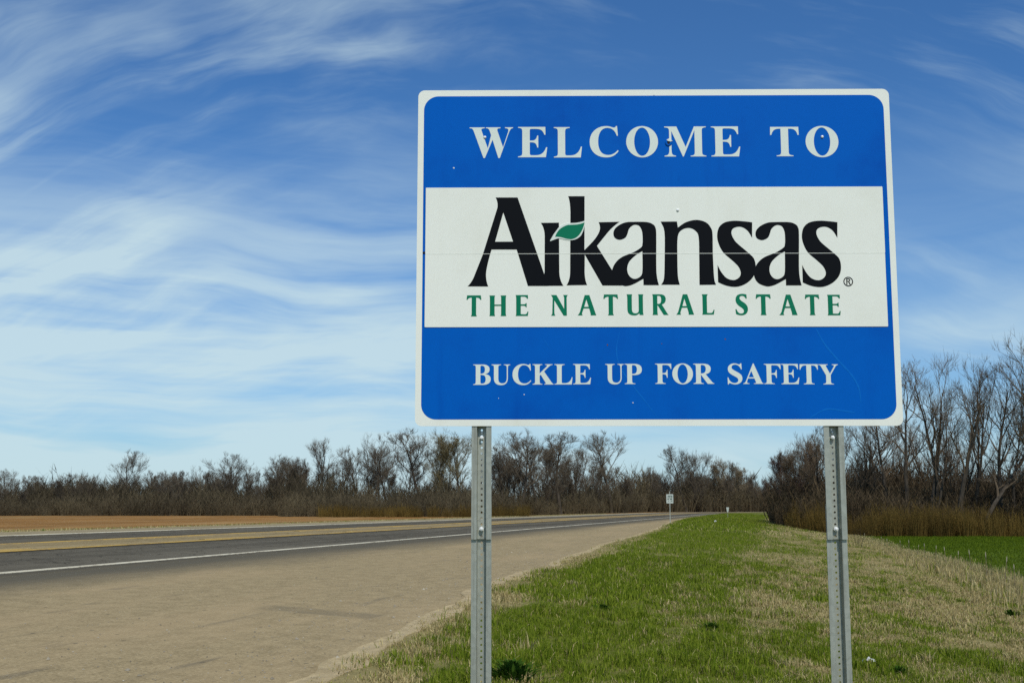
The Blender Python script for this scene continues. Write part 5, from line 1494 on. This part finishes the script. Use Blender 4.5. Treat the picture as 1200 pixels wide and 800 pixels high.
for i in range(18):
    px = rs.uniform(985, 1290)
    tree(px, np.interp(px, [985, 1060, 1200, 1290], [510, 490, 480, 470]) + rs.uniform(-25, 40), rs.uniform(102, 128), rs.choice(['open_slim', 'open_clump', 'open_fork', 'open_tall', 'open_ragged']), rs.uniform(0.7, 1.05),
         'slight bare tree in the back rows of the right wood', 'twig_warm', group='slight trees in the back rows of the right wood')


# ---------------------------------------------------------------- thickets: one mass each
def bush_proto(seed, stems, twigs, spread, tw=0.014, leafy=0):
    """triangles of a bare bush one unit high"""
    r = np.random.default_rng(seed)
    T = []
    for i in range(stems):
        a = r.uniform(0, 2 * np.pi)
        b = np.array([np.cos(a), np.sin(a), 0]) * spread * 0.5 * r.uniform(0, 1) ** 0.5
        h = r.uniform(0.55, 1.0)
        d = np.array([b[0] * 0.6 + r.normal(0, 0.12), b[1] * 0.6 + r.normal(0, 0.12), 1.0])
        p0, p1 = b, b + d * h * 0.5
        p2 = b + d * h + r.normal(0, 0.05, 3)
        ca = r.uniform(0, np.pi)
        w = np.array([np.cos(ca), np.sin(ca), 0]) * tw
        T += [(p0 - w, p0 + w, p1 + w * 0.7), (p0 - w, p1 + w * 0.7, p1 - w * 0.7), (p1 - w * 0.7, p1 + w * 0.7, p2)]
        for j in range(twigs):
            f = r.uniform(0.12, 1.0)
            q = p0 + (p1 - p0) * min(1, 2 * f) + (p2 - p1) * max(0, 2 * f - 1)
            aa = r.uniform(0, 2 * np.pi)
            e = np.array([np.cos(aa) * 0.7, np.sin(aa) * 0.7, r.uniform(0.3, 1.2)])
            L = r.uniform(0.10, 0.30)
            ca = r.uniform(0, np.pi)
            w = np.array([np.cos(ca), np.sin(ca), r.normal(0, .3)]) * tw * 0.6
            T.append((q - w, q + w, q + e * L))
        for j in range(leafy):
            q = b + d * h * r.uniform(0.05, 0.9) + r.normal(0, 0.08, 3)
            u, v = r.normal(0, 1, 3), r.normal(0, 1, 3)
            T.append((q, q + u / np.linalg.norm(u) * 0.035, q + v / np.linalg.norm(v) * 0.035))
    return np.array(T)


BUSH = [bush_proto(100 + i, 16, 17, 0.60 + 0.12 * (i % 3), leafy=5 * (i % 2)) for i in range(5)]
CANE = [bush_proto(200 + i, 34, 3, 0.9, tw=0.012, leafy=2) for i in range(4)]


def thicket(name, label, places, protos, mat, cat):
    V, G, Rr = [], [], []
    r = np.random.default_rng(len(label))
    for x, y, h, wf in places:
        b = protos[r.integers(len(protos))].reshape(-1, 3)
        a = r.uniform(0, 2 * np.pi)
        c, s_ = np.cos(a), np.sin(a)
        w = h * wf
        z = float(ground_at(x, y)) - 0.05
        V.append(np.stack([x + (b[:, 0] * c - b[:, 1] * s_) * w, y + (b[:, 0] * s_ + b[:, 1] * c) * w, z + b[:, 2] * h], -1))
        tone = 0.5 + 2.6 * (float(fbm(np.array(x * 0.16), np.array(y * 0.08), 131, 3)) - 0.5)
        G.append(np.full(len(b), np.clip(0.65 * tone + 0.35 * r.uniform(0, 1), 0, 1)))
        Rr.append(np.repeat(r.uniform(0, 1, len(b) // 3), 3))
    V = np.concatenate(V)
    o = mesh_np(name, V, np.arange(len(V)).reshape(-1, 3), M[mat], attrs={'g': np.concatenate(G), 'r': np.concatenate(Rr)})
    tag(o, label, cat, kind='stuff')
    return o


def by_column(px, dist):
    return (px - 600) / FOCAL_PX * (dist * math.cos(PITCH) - 2.0 * math.sin(PITCH)), dist




def clumpy(x, y):
    return 0.55 + 0.9 * float(fbm(np.array(x * 0.11), np.array(y * 0.05), 123, 3))


rs.seed(77)
pl1 = []
for i in range(980):
    px = rs.uniform(-70, 340) if i < 620 else rs.uniform(-420, -60)
    d = rs.uniform(158, 190)
    x, y = by_column(px, d)
    pl1.append((x, y, np.interp(d, [158, 190], [2.0, 5.2]) * rs.uniform(0.6, 1.15) * clumpy(x, y), rs.uniform(0.7, 1.2)))
thicket('thicket', 'long low brown thicket along the foot of the left wood', pl1, BUSH, 'brush_brown', 'thicket')
pl2 = []
for i in range(720):
    px = rs.uniform(330, 765)
    d0 = max(138.0, wood_front(px))
    q = rs.uniform(0, 1)
    d = d0 + 34 * q * (1 + (d0 - 138) / 300)
    x, y = by_column(px, d)
    pl2.append((x, y, (2.0 + 3.3 * q) * (d0 / 138.0) ** 0.8 * rs.uniform(0.6, 1.15) * clumpy(x, y), rs.uniform(0.6, 1.1)))
thicket('thicket', 'brown undergrowth filling the wood behind the posts and the road', pl2, BUSH, 'brush_brown', 'thicket')
pl3 = []
for i in range(330):
    px = rs.uniform(735, 935)
    q = rs.uniform(0, 1)
    d = wood_front(px) + 45 * q
    x, y = by_column(px, d)
    pl3.append((x, y, (5.0 + 6.5 * q) * rs.uniform(0.7, 1.15) * clumpy(x, y), rs.uniform(0.6, 1.0)))
thicket('thicket', 'far brown undergrowth behind the small white road sign', pl3, BUSH, 'brush_brown', 'thicket')
pl4 = []
for i in range(780):
    px = rs.uniform(912, 1330)
    near = np.interp(px, [905, 960, 1000], [122, 104, 94])
    d = near + rs.uniform(0, 26)
    x, y = by_column(px, d)
    pl4.append((x, y, np.interp(d - near, [0, 26], [2.8, 6.6]) * np.interp(px, [912, 930, 985, 1010], [0.7, 0.95, 1.0, 0.95]) * rs.uniform(0.7, 1.2), rs.uniform(0.6, 1.1)))
thicket('thicket', 'dark brown thicket under the tall trees of the right wood', pl4, BUSH, 'brush_dark', 'thicket')
pl5 = []
for i in range(430):
    px = rs.uniform(925, 1330)
    near = np.interp(px, [905, 930, 960, 1000], [116, 110, 98, 89])
    d = near + rs.uniform(0, 5.5)
    x, y = by_column(px, d)
    pl5.append((x, y, rs.uniform(1.2, 2.5) * (0.55 + 0.9 * float(fbm(np.array(x * 0.25), np.array(y * 0.2), 99, 3))), rs.uniform(0.4, 0.75)))
thicket('dry_brush', 'golden brown dry brush along the back of the green field', pl5, CANE, 'brush_gold', 'brush')
pl6 = []
for i in range(150):
    px = rs.uniform(375, 620)
    x, y = by_column(px, rs.uniform(132, 139))
    pl6.append((x, y, rs.uniform(0.8, 1.9), rs.uniform(0.6, 1.1)))
thicket('dry_brush', 'low olive brush at the foot of the wood beyond the field', pl6, CANE, 'brush_gold', 'brush')


# dead weeds standing along the field edge
for px, py, hh, wf, mt, sd, lab in ((1121, 673, 0.55, 0.8, 'weed_rust', 7, 'rust brown dead weed at the edge of the green field'),
                                    (1157.5, 679, 0.80, 0.32, 'weed_grey', 8, 'tall narrow dark dead weed standing at the field edge'),
                                    (1004, 641, 1.0, 0.9, 'weed_grey', 9, 'grey brown dead weed where the field meets the brush')):
    b = bush_proto(300 + sd, 14, 9, 0.8, tw=0.010).reshape(-1, 3) * np.array([hh * wf, hh * wf, hh])
    r = np.random.default_rng(sd)
    o = mesh_np('weed_clump', b, np.arange(len(b)).reshape(-1, 3), M[mt],
                attrs={'g': np.full(len(b), 0.5), 'r': np.repeat(r.uniform(0, 1, len(b) // 3), 3)})
    o.location = ground_seen(px, py, -0.03)
    tag(o, lab, 'dead weed')
